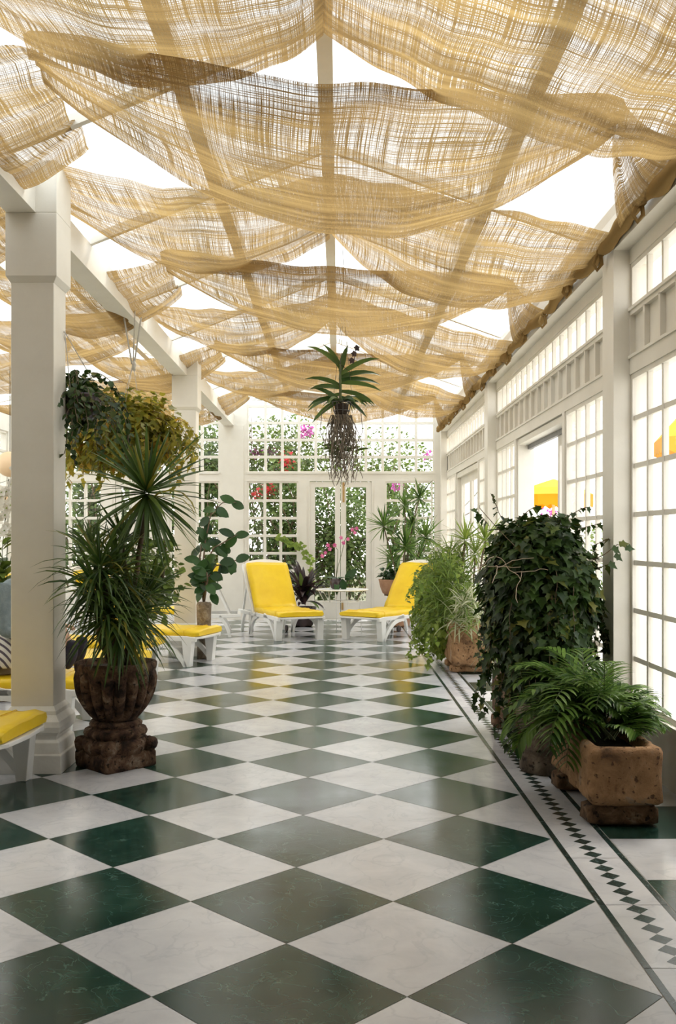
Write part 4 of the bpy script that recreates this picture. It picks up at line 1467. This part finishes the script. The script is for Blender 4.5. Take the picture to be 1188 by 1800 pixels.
# ivy mound
ic = Vector((1.42, 6.85, 0))
iv = empty('grape_ivy', (ic.x, ic.y, .42), 0, 'huge dark green grape ivy mound trailing to the floor in front of the windows', 'potted plant')
f = MB(); s = MB()
shell(f, (1.42, 6.95, 1.13), (.40, .50, .60), 5400, .088, 0, 2, 31, 1, .7, .28, .3, lambda p: p.x > 1.83)
shell(f, (1.42, 6.75, .78), (.32, .40, .42), 1500, .08, 0, 2, 33, 1, .7, .4, .25)
rr = random.Random(77)
for i in range(75):
    a = rr.uniform(0, 6.28)
    p = Vector((1.44 + .36 * math.cos(a), 6.9 + .44 * math.sin(a), rr.uniform(.55, 1.35)))
    if p.x > 1.6 and p.y < 6.7: continue
    vine(f, s, p, (math.cos(a) * .15, math.sin(a) * .3, -.5), rr.uniform(.3, .55), .08, 0, 2, 2.2, .035, 500 + i)
for i in range(16):
    p = Vector((1.23 + rr.uniform(-.08, .1), 6.55 + rr.uniform(-.2, .4), rr.uniform(.45, .7)))
    vine(f, s, p, (-.03, -.2, -.9), rr.uniform(.3, .5), .07, 0, 2, 2.6, .035, 700 + i)
# shoots on top and out to the column
for (x, y, dx) in ((860, 925, -.2), (905, 920, .3), (985, 915, .6), (1010, 935, .7), (1040, 960, .9), (885, 915, -.3), (1050, 1000, .95)):
    p = px(x, y, 6.8)
    vine(f, s, p, (dx, -.2, .5), .22, .07, 0, 2, .5, .035, int(x))
s.tube([px(1040, 985, 6.6), px(1062, 975, 6.55), px(1085, 957, 6.5), px(1100, 962, 6.5)], .003, 5)
for q in ((1076, 962), (1088, 957), (1098, 963), (1080, 975), (1070, 990)):
    f.leaf(px(q[0], q[1], 6.5), (rr.uniform(.3, 1), 0, rr.uniform(-.6, .1)), (0, -1, .4), .075, .06, 0, 2)
s.tube([px(905, 960, 6.3), px(880, 935, 6.3), px(856, 908, 6.3), px(843, 893, 6.3), px(843, 888, 6.3)], .0025, 5)
f.build('foliage', M['leaf_ivy'], iv, (ic.x, ic.y, .42)); s.build('shoots', M['stem'], iv, (ic.x, ic.y, .42))
b = MB()
rr = random.Random(4)
for i in range(7):
    p = px(rr.uniform(850, 925), rr.uniform(975, 1010), 6.33); path = [p.copy()]
    d = Vector((rr.uniform(-1, 1), -.2, rr.uniform(-.3, .6))).normalized()
    for k in range(7):
        d = (d + Vector((rr.uniform(-.4, .4), rr.uniform(-.2, .1), rr.uniform(-.4, .3)))).normalized(); p = p + d * .035; path.append(p.copy())
    b.tube(path, .0022, 4, 0, False)
M['dry'] = mat_noise('dry_twig', [(.3, (.35, .26, .18)), (.7, (.52, .42, .32))], 20, .9)
b.build('dry_twigs', M['dry'], iv, (ic.x, ic.y, .42))

# parlour palms in the nearest trough
def frond(mb, sm, p, d, L, nl, ll, lw, droop, seed, m=0):
    rr = random.Random(seed)
    p = Vector(p); d = Vector(d).normalized(); path = [p.copy()]
    n = 14
    for i in range(n):
        t = i / n
        d = (d + Vector((0, 0, -droop / n * (.5 + 1.4 * t)))).normalized()
        p = p + d * L / n; path.append(p.copy())
    sm.tube(path, [.0045 * (1 - .6 * i / n) for i in range(n + 1)], 5, 0, False)
    for k in range(nl):
        t = .22 + .78 * k / nl
        q = t * n; i = min(n - 1, int(q)); pt = path[i].lerp(path[i + 1], q - i)
        dd = (path[i + 1] - path[i]).normalized()
        side = dd.cross(Vector((0, 0, 1))).normalized()
        for s_ in (-1, 1):
            v = (side * s_ * .9 + dd * (.55 + .5 * t) + Vector((0, 0, .18))).normalized()
            l = ll * math.sin(PI * (.18 + .75 * t)) * rr.uniform(.85, 1.1)
            mb.blade(pt, v, l, lw, .75 + rr.random() * .5, 3 if False else 5, m, .15)


pl = empty('parlour_palm', (1.51, 5.55, .36), 0, 'arching green parlour palm fronds growing in the nearest stone trough', 'potted plant')
f = MB(); s = MB()
rr = random.Random(9)
bases = [(1.50, 5.9), (1.46, 5.7), (1.56, 5.75), (1.5, 5.45), (1.6, 5.95)]
k = 0
for (bx_, by_) in bases:
    for j in range(11):
        a = rr.uniform(0, 6.28)
        d = (math.cos(a) * .85, math.sin(a) * .6 - .1, rr.uniform(.8, 1.9))
        L_ = rr.uniform(.50, .74) * (.7 if by_ < 5.6 else 1) * (.68 if d[0] > .2 else 1)
        frond(f, s, (bx_ + rr.uniform(-.04, .04), by_ + rr.uniform(-.05, .05), .40), d, L_, 13, .20, .024, rr.uniform(1.3, 2.1), 900 + k)
        k += 1
for d, L_, dr_ in (((-.9, -.35, .75), .62, 2.1), ((-1, .1, .8), .60, 1.9), ((-.45, -.8, .9), .62, 2.7), ((-.5, -.6, 1.0), .66, 2.6), ((-1, -.1, .5), .52, 1.5), ((.8, -.3, 1.2), .40, 1.8), ((.6, -.7, 1.1), .42, 1.9), ((.8, .3, 1.3), .40, 1.6)):
    frond(f, s, (1.47, 5.72, .42), d, L_, 14, .24, .027, dr_, 999 + k); k += 1
f.build('fronds', M['leaf_palm'], pl, tuple(pl.location)); s.build('frond_stems', M['green_stem'], pl, tuple(pl.location))

# farther mass: trailing philodendron, spider plants, striped leaves, dracaena heads
tp = empty('trailing_plant', (1.42, 11.9, .5), 0, 'bright green trailing plant spilling from a trough to the patterned floor border', 'potted plant')
f = MB(); s = MB()
rr = random.Random(15)
shell(f, (1.30, 12.0, .75), (.32, .8, .70), 1900, .075, 0, 1, 41, 1, .6, .3, .03)
for i in range(80):
    y = rr.uniform(11.1, 12.7)
    p = Vector((1.05 + rr.uniform(-.02, .16), y, rr.uniform(.3, 1.25)))
    vine(f, s, p, (-.5, -.5, -.2), rr.uniform(.2, .5), .065, 0, 1, 1.5, .035, 1500 + i)
f.build('foliage', M['leaf_bright'], tp, tuple(tp.location)); s.build('shoots', M['green_stem'], tp, tuple(tp.location))
sp = empty('spider_plant', (1.42, 11.5, .55), 0, 'mass of long grassy arching leaves between the ivy mound and the right lounger', 'potted plant')
f = MB()
for i in range(26):
    c = (1.32 + rr.uniform(-.28, .22), 11.5 + rr.uniform(-.4, .7), rr.uniform(.55, 1.32))
    crown(f, c, 24, rr.uniform(.26, .42), .015, -20, 70, 1.7, 2000 + i, 0)
f.build('foliage', M['leaf_mid'], sp, tuple(sp.location))
vp = empty('striped_plant', (1.40, 10.9, .5), 0, 'cream and green striped arching leaves hanging over the pinkish trough', 'potted plant')
f = MB()
for i in range(9):
    c = px(rr.uniform(800, 850), rr.uniform(1040, 1105), rr.uniform(10.6, 10.9))
    crown(f, c, 20, rr.uniform(.22, .34), .018, -30, 70, 1.8, 2100 + i, 0, mats=2)
for i in range(3):
    crown(f, px(rr.uniform(850, 880), rr.uniform(1120, 1160), 10.75), 16, .28, .016, -40, 60, 2, 2150 + i, 0, mats=2)
f.build('foliage', [M['leaf_pale'], M['leaf_mid']], vp, tuple(vp.location))


def multi_head(name, label, base, heads, potr, seed, mat='leaf_palm', pot=True, z0=.25, lw=.02):
    root = empty(name, base, 0, label, 'potted plant')
    s = MB(); f = MB()
    if pot:
        b = MB(); b.lathe([(potr * .7, 0), (potr * .8, .02), (potr, z0), (potr * 1.06, z0 + .05), (potr * .95, z0 + .05), (potr * .9, z0)], base, 24)
        b.build('pot', M['terracotta'], root, base)
    for i, (c, n, L) in enumerate(heads):
        s.tube(stemline((base[0], base[1], base[2] + z0), c, (random.Random(i).uniform(-.05, .05), 0, 0), 8, .01, seed + i), .012, 6)
        crown(f, c, n, L, lw, -45, 85, .5, seed + i)
    s.build('stems', M['stem'], root, base); f.build('leaf_crowns', M[mat], root, base)
    return root


multi_head('dracaena', 'spiky bright green dracaena heads rising behind the dark ivy mound', (1.5, 12.0, 0),
           [(px(853, 952, 11.6), 55, .32), (px(818, 950, 11.9), 45, .34), (px(835, 975, 11.9), 40, .3)], .16, 60, 'leaf_bright')
multi_head('dracaena', 'many headed green dracaena at the right end window, behind the right lounger', (1.05, 16.9, 0),
           [(px(711, 890, 16.6), 45, .36), (px(737, 876, 16.9), 50, .36), (px(674, 925, 16.5), 55, .40), (px(713, 962, 16.4), 70, .48), (px(748, 945, 16.7), 70, .42), (px(725, 925, 16.9), 40, .36), (px(690, 985, 16.8), 40, .36), (px(735, 985, 16.8), 40, .36)], .22, 80, 'leaf_palm', True, .3, .024)
# terracotta bowl on stand
bc = (px(686, 1020, 17.2).x, 17.2, 0)
ps = empty('plant_stand', bc, 0, 'slim stand behind the right lounger holding a terracotta bowl', 'plant stand')
b = MB(); b.lathe([(.14, 0), (.14, .02), (.02, .04), (.02, .5), (.11, .52), (.11, .535)], bc, 20); b.build('pedestal', M['stem'], ps, bc)
bw_ = empty('potted_plant', (bc[0], bc[1], .537), 0, 'terracotta bowl of low dark leaves before the end window, behind the right lounger', 'potted plant')
ob = tuple(bw_.location)
b = MB(); b.lathe([(.10, 0), (.14, .03), (.18, .13), (.205, .25), (.21, .27), (.185, .26), (.17, .2)], ob, 28); b.build('bowl', M['terracotta'], bw_, ob)
f = MB(); shell(f, (ob[0], ob[1], ob[2] + .32), (.22, .18, .14), 150, .08, 0, 0, 5, 1, .1, .5); f.build('foliage', M['leaf_dark'], bw_, ob)

# bronze bromeliad between left lounger and table
bc = (-.62, 16.9, 0)
bm = empty('bromeliad', bc, 0, 'dark purple bronze broad leaved plant between the left lounger and the round table', 'potted plant')
b = MB(); b.lathe([(.14, 0), (.17, .03), (.22, .30), (.23, .34), (.2, .34), (.18, .28)], bc, 24); b.build('pot', M['dark_pot'], bm, bc)
f = MB(); rr = random.Random(8)
for i in range(70):
    a = i * 2.4; el = math.radians(rr.uniform(-5, 80))
    f.blade((bc[0] + .04 * math.cos(a), bc[1] + .04 * math.sin(a), .38 + rr.uniform(0, .35)), (math.cos(a) * math.cos(el), math.sin(a) * math.cos(el), math.sin(el)), rr.uniform(.42, .70), rr.uniform(.07, .11), 1.1, 5, rr.randrange(2) if i % 4 == 0 else 0, .12)
f.build('leaves', [M['leaf_purple'], M['leaf_mid']], bm, bc)
# climbing shoot on the end window
cv = empty('climbing_vine', (-.42, 17.95, 0), 0, 'light green vine shoot climbing along the end window above the left lounger', 'plant')
oc_ = tuple(cv.location)
f = MB(); s = MB(); rr = random.Random(6)
pts = [Vector((-.42, 17.95, 0)), Vector((-.47, 17.95, .6)), px(545, 990, 17.9), px(541, 978, 17.95), px(532, 965, 18.0), px(522, 957, 18.0), px(508, 953, 18.05), px(496, 945, 18.05), px(488, 944, 18.05)]
s.tube(pts, .005, 5)
for k in range(1, len(pts) - 1):
    for j in range(9):
        p = pts[k].lerp(pts[k + 1], rr.random()) + Vector((rr.uniform(-.05, .05), -.02, rr.uniform(-.04, .04)))
        f.leaf(p, (rr.uniform(-1, 1), -.2, rr.uniform(-1, .4)), (0, -1, .3), .085, .075, 0, 1)
f.build('leaves', M['leaf_bright'], cv, oc_); s.build('stem', M['green_stem'], cv, oc_)

# leafy plant, white orchid and lanterns glimpsed at the far left
oc = px(4, 985, 9.2)
sc_ = (oc.x, oc.y, 0)
ps = empty('plant_stand', sc_, 0, 'tall plant stand at the far left edge, behind the seated person', 'plant stand')
b = MB(); b.lathe([(.16, 0), (.16, .025), (.03, .05), (.025, .67), (.15, .70), (.15, .72)], sc_, 24); b.build('pedestal', M['stem'], ps, sc_)
ob = (oc.x, oc.y, .722)
wo = empty('potted_orchid', ob, 0, 'white flowering orchid with broad green leaves at the far left edge', 'potted plant')
b = MB(); b.lathe([(.08, 0), (.12, .03), (.14, .2), (.145, .24), (.12, .24), (.11, .2)], ob, 24); b.build('pot', M['terracotta'], wo, ob)
f = MB(); rr = random.Random(2)
for i in range(46):
    a = i * 2.4
    f.leaf((ob[0], ob[1], ob[2] + .24 + rr.uniform(0, .5)), (math.cos(a), math.sin(a), rr.uniform(-.1, 1.0)), (0, 0, 1), rr.uniform(.2, .34), .085, 0, 0, .1, .3)
f.build('leaves', M['leaf_mid'], wo, ob)
s = MB(); b = MB()
for k in range(5):
    e = px(rr.uniform(-6, 22), rr.uniform(838, 880), 9.15)
    path = [Vector((ob[0], ob[1], ob[2] + .25)), Vector((ob[0] + .05 * (k - 2), ob[1], ob[2] + .7)), e, e + Vector((.1 * (k - 2), 0, -.06))]
    s.tube(path, .004, 5)
    for j in range(9):
        orchid_flower(b, e + Vector((rr.uniform(-.16, .16), rr.uniform(-.06, .02), rr.uniform(-.34, .1))), (rr.uniform(-.5, .5), -1, rr.uniform(-.3, .3)), .05, 0)
s.build('flower_stems', M['green_stem'], wo, ob); b.build('blossoms', [M['white_petal'], M['leaf_bright']], wo, ob)
M['paper_peach'] = mat_noise('peach_paper', [(.3, (.80, .56, .34)), (.7, (.86, .63, .40))], 4, .7)
M['paper_white'] = mat_noise('white_paper', [(.3, (.82, .80, .74)), (.7, (.86, .84, .78))], 4, .7)
for (x, y, Y, r, mt, lab) in ((17, 816, 13.0, .17, 'paper_peach', 'round peach coloured lantern hanging at the far left, topmost of three'),
                              (18, 878, 13.4, .17, 'paper_white', 'round white lantern hanging at the far left beside the column edge'),
                              (-2, 876, 12.6, .12, 'paper_peach', 'small cream lantern cut by the left picture edge')):
    c = px(x, y, Y)
    ln = empty('round_lantern', tuple(c), 0, lab, 'lantern', 'round lanterns at the far left')
    b = MB()
    b.lathe([(r * math.sin(PI * i / 16) + .002, -r * math.cos(PI * i / 16)) for i in range(17)], tuple(c), 24); b.build('shade', M[mt], ln, tuple(c))
    b = MB(); b.tube([c + Vector((0, 0, r)), Vector((c.x, c.y, roofz(c.x) - .0))], .003, 5); b.build('cord', M['wire'], ln, tuple(c))
# ---------------------------------------------------------------- seated person and bag
M['skin'] = mat_noise('skin', [(.3, (.50, .30, .20)), (.7, (.58, .36, .25))], 6, .5)
M['bluegrey'] = mat_noise('blue_grey_knit', [(.3, (.20, .25, .27)), (.7, (.28, .34, .36))], 30, .9, .4, 120)
M['khaki'] = mat_noise('khaki_cloth', [(.3, (.22, .17, .11)), (.7, (.30, .23, .15))], 12, .9)
M['hair'] = mat_noise('dark_hair', [(.3, (.03, .02, .015)), (.7, (.08, .05, .03))], 40, .6)
M['navy'] = mat_noise('dark_navy_cloth', [(.3, (.012, .010, .022)), (.7, (.03, .025, .045))], 10, .85, .3, 40)
mm, t, o = newmat('striped_cloth')
tcn = N(t, 'ShaderNodeTexCoord'); wv = N(t, 'ShaderNodeTexWave'); wv.inputs['Scale'].default_value = 9; wv.bands_direction = 'DIAGONAL'
wv.inputs['Distortion'].default_value = .6
t.links.new(tcn.outputs['Object'], wv.inputs['Vector'])
rmp = N(t, 'ShaderNodeValToRGB'); el = rmp.color_ramp.elements
el[0].position = .0; el[0].color = (.72, .68, .62, 1); el[1].position = .72; el[1].color = (.10, .08, .10, 1)
e = el.new(.6); e.color = (.70, .66, .60, 1)
t.links.new(wv.outputs['Fac'], rmp.inputs[0])
pb = N(t, 'ShaderNodeBsdfPrincipled'); pb.inputs['Roughness'].default_value = .9
t.links.new(rmp.outputs[0], pb.inputs['Base Color']); t.links.new(pb.outputs[0], o.inputs[0])
M['stripe'] = mm


def skin_mesh(name, joints, edges, mat, parent, sub=2, root=0):
    org = Vector(parent.location)
    me = bpy.data.meshes.new(name)
    me.from_pydata([Vector(p) - org for p, r in joints], edges, [])
    ob = bpy.data.objects.new(name, me); COL.objects.link(ob); ob.parent = parent
    sk = ob.modifiers.new('skin', 'SKIN'); sk.use_smooth_shade = True
    for i, (p, r) in enumerate(joints):
        v = me.skin_vertices[0].data[i]
        v.radius = r if isinstance(r, tuple) else (r, r)
        v.use_root = (i == root)
    if sub:
        sb_ = ob.modifiers.new('sub', 'SUBSURF'); sb_.levels = sub; sb_.render_levels = sub
    me.materials.append(mat)
    for p in me.polygons: p.use_smooth = True
    return ob


PC = Vector((-2.60, 7.85, .46))
pn = empty('person', tuple(PC), 0, 'person in blue grey top sitting with bent legs on a lounger behind the nearest column', 'person')
hipC = PC + Vector((0, 0, .11))
chest = hipC + Vector((-.03, .0, .38)); neck = hipC + Vector((.05, 0, .56)); headb = neck + Vector((.06, -.0, .08)); headt = headb + Vector((.03, 0, .15))
fw = Vector((1, 0, 0)); sd = Vector((0, -1, 0))
J = []; E_ = []


def add(p, r, link=None):
    J.append((Vector(p), r))
    if link is not None: E_.append((link, len(J) - 1))
    return len(J) - 1


j_h = add(hipC, (.15, .11)); j_w = add(hipC + Vector((0, 0, .17)), (.125, .09), j_h); j_c = add(chest, (.145, .10), j_w)
j_n = add(neck, .055, j_c); j_hb = add(headb, .062, j_n); j_hm = add(headb + Vector((-.01, -.01, .09)), (.08, .09), j_hb); j_ht = add(headt, .065, j_hm)
hands = []
arm_idx = []
for s_ in (-1, 1):
    sh = chest + sd * s_ * .17 + Vector((0, 0, .08))
    el_ = sh + sd * s_ * .05 + Vector((0, 0, -.29)) + fw * .01
    wr_ = el_ + fw * .24 + sd * (-s_) * .05 + Vector((0, 0, .02))
    a = add(sh, .058, j_c); b1 = add((sh + el_) / 2, .046, a); b2 = add(el_, .040, b1); c1 = add(wr_, .026, b2)
    c2 = add(wr_ + fw * .06, (.04, .02), c1)
    arm_idx.append((sh, el_, wr_))
    for q in range(4):
        off = sd * (q - 1.5) * .019
        p1 = wr_ + fw * .095 + off; p2 = p1 + fw * .03 + Vector((0, 0, -.012)); p3 = p2 + fw * .018 + Vector((0, 0, -.02))
        i1 = add(p1, .0095, c2); i2 = add(p2, .009, i1); add(p3, .008, i2)
    i1 = add(wr_ + fw * .045 - sd * s_ * .045, .011, c1); add(wr_ + fw * .075 - sd * s_ * .055, .009, i1)
leg_pts = []
for s_ in (-1, 1):
    hp = hipC + sd * s_ * .095 + Vector((0, 0, -.02))
    kn_ = hp + fw * .21 + Vector((0, 0, .33)) + sd * s_ * .03
    an = kn_ + Vector((0, 0, -.36)) + fw * .17
    a = add(hp, .085, j_h); b1 = add((hp + kn_) / 2, .075, a); b2 = add(kn_, .056, b1); c0 = add((kn_ + an) / 2 + fw * -.01, .052, b2); c1 = add(an, .036, c0)
    c2 = add(an + fw * .035 + Vector((0, 0, .06)), (.03, .035), c1); add(an + fw * .05 + Vector((0, 0, .15)), (.025, .035), c2)
    leg_pts.append((hp, kn_, an))
body = skin_mesh('body', J, E_, M['skin'], pn, 2)
# shirt
J = []; E_ = []
a0 = add(hipC + Vector((0, 0, .03)), (.17, .13)); a1 = add(hipC + Vector((0, 0, .18)), (.15, .115), a0); a2 = add(chest, (.165, .12), a1); add(neck + Vector((0, 0, -.03)), .07, a2)
for (sh, el_, wr_) in arm_idx:
    q = add(sh, .075, a2); q2 = add((sh + el_) / 2, .062, q); q3 = add(el_, .056, q2); add(el_.lerp(wr_, .75), .04, q3)
skin_mesh('shirt', J, E_, M['bluegrey'], pn, 2)
J = []; E_ = []
a0 = add(hipC + Vector((0, 0, .02)), (.175, .135))
for (hp, kn_, an) in leg_pts:
    q = add(hp, .105, a0); q2 = add(hp.lerp(kn_, .5), .095, q); add(hp.lerp(kn_, .88), .08, q2)
skin_mesh('shorts', J, E_, M['khaki'], pn, 2)
hcen = headb + Vector((-.015, -.0, .09))
hb_ = MB(); rg = []
for i in range(11):
    th = PI * .62 * i / 10
    rg.append([hcen + Vector((.098 * math.sin(th) * math.cos(a), .112 * math.sin(th) * math.sin(a), .118 * math.cos(th))) + fw * (-.03) for a in [2 * PI * j / 20 for j in range(20)]])
rg[0] = [hcen + fw * -.03 + Vector((.002 * math.cos(2 * PI * j / 20), .002 * math.sin(2 * PI * j / 20), .118)) for j in range(20)]
hb_.rings(rg); hb_.build('hair', M['hair'], pn, tuple(pn.location))
# face
pn.scale = (1.12, 1.12, 1.14)
fb = MB(); fc = hcen + fw * .088
fb.rings([[fc + fw * (.0 + .02 * k) + sd * (.014 * (1 - .5 * k)) * math.cos(a) + Vector((0, 0, -.02 + .022 * math.sin(a) * (1 - .4 * k))) for a in [2 * PI * j / 8 for j in range(8)]] for k in (0, .5, 1)])
fb.build('nose', M['skin'], pn, tuple(pn.location))
for s_ in (-1, 1):
    eb = MB(); ec = hcen + fw * .083 + sd * s_ * .032 + Vector((0, 0, .012))
    eb.lathe([(.011 * math.sin(PI * i / 8) + .0005, -.011 * math.cos(PI * i / 8)) for i in range(9)], tuple(ec), 12); eb.build('eye', M['hair'], pn, tuple(pn.location))
    eb = MB(); ec = hcen + sd * s_ * .088 + Vector((0, 0, -.01))
    eb.lathe([(.018 * math.sin(PI * i / 8) + .0005, -.028 * math.cos(PI * i / 8)) for i in range(9)], tuple(ec), 12); eb.build('ear', M['skin'], pn, tuple(pn.location))
mo = MB(); mc = hcen + fw * .085 + Vector((0, 0, -.06)); mo.tube([mc - sd * .022, mc + fw * .004, mc + sd * .022], .005, 6)
M['lip'] = mat_noise('lip', [(.3, (.38, .14, .12)), (.7, (.42, .16, .14))], 5, .5)
mo.build('mouth', M['lip'], pn, tuple(pn.location))

# striped cloth over the lap
for (hp, kn_, an) in leg_pts:
    J = []; E_ = []
    q = add(an + Vector((0, 0, .03)), (.045, .045)); q0 = add(an + fw * .02 + Vector((0, 0, -.02)), (.048, .05), q); q1 = add(an + fw * .045 + Vector((0, 0, .08)), (.045, .05), q0); add(an + fw * .055 + Vector((0, 0, .17)), (.035, .045), q1)
    skin_mesh('shoe', J, E_, M['navy'], pn, 2)
cl = MB()
lapc = Vector((-2.70, 7.85, .62))
def lap(u, v):
    t = -.6 + 3.0 * v
    x = -.16 + .36 * u
    r = .235 + .012 * math.sin(u * 13) + .01 * math.sin(v * 9)
    return lapc + Vector((x + .03 * math.sin(v * 3), -r * math.sin(min(t, 1.5)), .19 * math.cos(min(t, 1.5)) - (.14 * (t - 1.5) if t > 1.5 else 0)))
cl.grid(lap, 18, 26)
tag(cl.build('striped_towel', M['stripe'], None, tuple(lapc), solid=.012), 'cream and dark striped cloth wrapped over the lap of the seated person', 'towel')

# ---------------------------------------------------------------- outside: parasols, shrubs
M['canvas'] = mat_leaf('yellow_canvas', (.90, .60, .03), (.93, .66, .05), .7, .5, 1.0)
M['canvas_deep'] = mat_leaf('deep_yellow_canvas', (.90, .50, .01), (.92, .54, .02), .7, .5, 1.0)


def parasol(c, r, zt_, zv, label):
    root = empty('parasol', (c[0], c[1], 0), 0, label, 'parasol', 'yellow parasols on the terrace')
    org = tuple(root.location)
    n = 8
    b = MB()
    rg = []
    for k, (kr, z) in enumerate(((.01, zt_), (.35, zt_ - .08), (.7, zt_ - .17), (1.0, zv + .2))):
        rg.append([Vector((c[0] + r * kr * math.cos(a), c[1] + r * kr * math.sin(a), z)) for a in [2 * PI * j / n + .2 for j in range(n)]])
    b.rings(rg, 0, False, False); b.build('canopy', M['canvas'], root, org, solid=.01)
    b = MB()
    m_ = 64
    rg = []
    for z, kk in ((zv + .2, 0), (zv + .1, .5), (zv, 1)):
        rg.append([Vector((c[0] + r * math.cos(PI / n) / math.cos(((a - .2) % (2 * PI / n)) - PI / n) * math.cos(a), c[1] + r * math.cos(PI / n) / math.cos(((a - .2) % (2 * PI / n)) - PI / n) * math.sin(a),
                           z + kk * .03 * math.cos(a * n * 3))) for a in [2 * PI * j / m_ for j in range(m_)]])
    b.rings(rg, 0, False, False); b.build('valance', M['canvas_deep'], root, org, solid=.008)
    b = MB(); b.tube([(c[0], c[1], .05), (c[0], c[1], zt_)], .028, 10); b.build('pole', M['plastic'], root, org)
    b = MB(); b.lathe([(.25, -.02), (.25, .05), (.05, .09)], (c[0], c[1], 0), 24); b.build('base', M['stone_grey'], root, org)


parasol((3.95, 17.9), .75, 2.62, 2.12, 'yellow parasol seen through the open terrace door')
parasol((5.7, 14.0), 1.15, 3.5, 2.76, 'yellow parasol seen through the panes of the nearest window')
rr = random.Random(44)


def bush(name, label, c, rad, n, leafL, mat, flowers=(), group=None, seed=0, stem=True, shape=0):
    root = empty(name, (c[0], c[1], 0), 0, label, 'shrub', group)
    org = tuple(root.location)
    f = MB(); n = int(n * 1.5); leafL *= .78; shell(f, c, rad, n, leafL, 0, shape, seed, 1, .1, .6, .02, (lambda p: p.y < YE + .35) if c[1] > 18.5 else None); f.build('foliage', M[mat], root, org)
    r2 = random.Random(seed)
    s = MB()
    for k in range(int(7 + rad[2] * 4)):
        p = Vector((c[0] + r2.uniform(-.2, .2), c[1] + r2.uniform(0, .2), -.06)); path = [p.copy()]
        d = Vector((r2.uniform(-.5, .5), r2.uniform(-.2, .3), 1)).normalized()
        for i in range(14):
            d = (d + Vector((r2.uniform(-.35, .35), r2.uniform(-.2, .2), r2.uniform(-.2, .25)))).normalized()
            p = p + d * (c[2] + rad[2]) / 14
            if p.y < YE + .4: p.y = YE + .4
            path.append(p.copy())
        s.tube(path, [.03 * (1 - .055 * i) for i in range(15)], 5, 0, False)
    s.build('branches', M['stem'], root, org)
    for (mt, fc, fr, fn) in flowers:
        b = MB(); shell(b, fc, fr, fn, .075, 0, 1, seed + 3, 1, 0, .7); b.build('blossoms', M[mt], root, org)
    return root


G = 'garden shrubs beyond the end windows'
bush('garden_shrub', 'loose green shrub with red blossoms beyond the end window left of the glass door', (-1.1, 20.3, 1.5), (1.0, .8, 1.7), 3400, .11, 'leaf_tree',
     [('red', (px(470, 862, 20)), (.16, .15, .18), 60), ('red', px(448, 868, 19.9), (.09, .1, .12), 24), ('red', px(503, 812, 20.2), (.16, .15, .26), 70)], G, 61)
bush('garden_shrub', 'dark tangled shrub filling the glass of the double door', (.05, 20.0, 1.4), (.75, .7, 1.45), 3600, .09, 'leaf_tree', [], G, 62)
bush('garden_shrub', 'green shrub beyond the end window behind the many headed dracaena', (1.35, 20.4, 1.3), (.85, .8, 1.6), 2600, .11, 'leaf_tree', [('magenta', px(700, 853, 20), (.2, .15, .1), 40)], G, 63)
bush('bougainvillea', 'sparse climbing bougainvillea with pink blossoms behind the upper left panes', (-1.2, 21.6, 3.2), (1.3, .7, 1.15), 3600, .10, 'leaf_mid',
     [('magenta', px(538, 758, 21), (.20, .15, .14), 90), ('magenta', px(455, 798, 21.5), (.35, .2, .10), 60), ('magenta', px(492, 825, 21.5), (.12, .2, .12), 40), ('magenta', px(478, 795, 21.5), (.25, .2, .10), 60)], G, 64)
bush('garden_shrub', 'thin airy shrub behind the upper right panes of the end wall', (1.0, 22.5, 2.9), (1.5, .8, 1.2), 2600, .10, 'leaf_mid', [('magenta', px(752, 800, 22), (.12, .1, .1), 20)], G, 65)
bush('garden_tree', 'green tree behind the upper panes between the farther column and the pilaster', (-2.9, 21.5, 3.0), (.9, .8, 1.5), 2600, .12, 'leaf_tree', [('red', px(425, 780, 21), (.1, .1, .1), 1)][:0], G, 66)
bush('garden_shrub', 'dark shrub beyond the glass door of the left aisle', (-4.0, 20.6, 1.6), (.9, .8, 1.8), 2800, .11, 'leaf_tree', [], G, 67)
bush('garden_tree', 'dense tree beyond the panes between the nearest column and the dracaena', (-5.4, 21.0, 2.2), (1.0, .8, 2.3), 3200, .12, 'leaf_tree', [], G, 68)
bush('garden_shrub', 'low green shrub beyond the left aisle windows', (-2.7, 20.2, 1.0), (.9, .6, 1.2), 1900, .10, 'leaf_tree', [], G, 69)
G2 = 'hedge plants beyond the terrace'
bush('terrace_hedge', 'grey green hedge with pink blossoms below the yellow parasol beyond the terrace', (5.2, 23.0, .9), (1.8, .8, 1.1), 2200, .12, 'leaf_mid', [('magenta', px(975, 902, 22.6), (.3, .2, .2), 70)], G2, 71)
bush('terrace_hedge', 'low leafy shrub on the terrace glimpsed through the nearest window', (7.6, 15.5, .9), (1.4, 1.2, 1.0), 1500, .12, 'leaf_mid', [], G2, 72)
M['outwall'] = mat_noise('terrace_wall_paint', [(.3, (.78, .76, .72)), (.7, (.84, .82, .79))], 2, .8)
b = MB(); b.box(9.6, 9.8, -4, 24, -.02, 1.0); b.box(9.5, 9.9, -4, 24, 1.0, 1.07)
tag(b.build('wall_terrace', M['outwall']), kind='structure')
# two white slatted chairs' worth of loungers out on the terrace
o = copy_tree(proto); o.location = (4.6, 10.6, -.02); o.rotation_euler = (0, 0, math.radians(-70))
tag(o, 'white sun lounger out on the terrace beyond the open door', 'sun lounger', 'white sun loungers with yellow cushions')
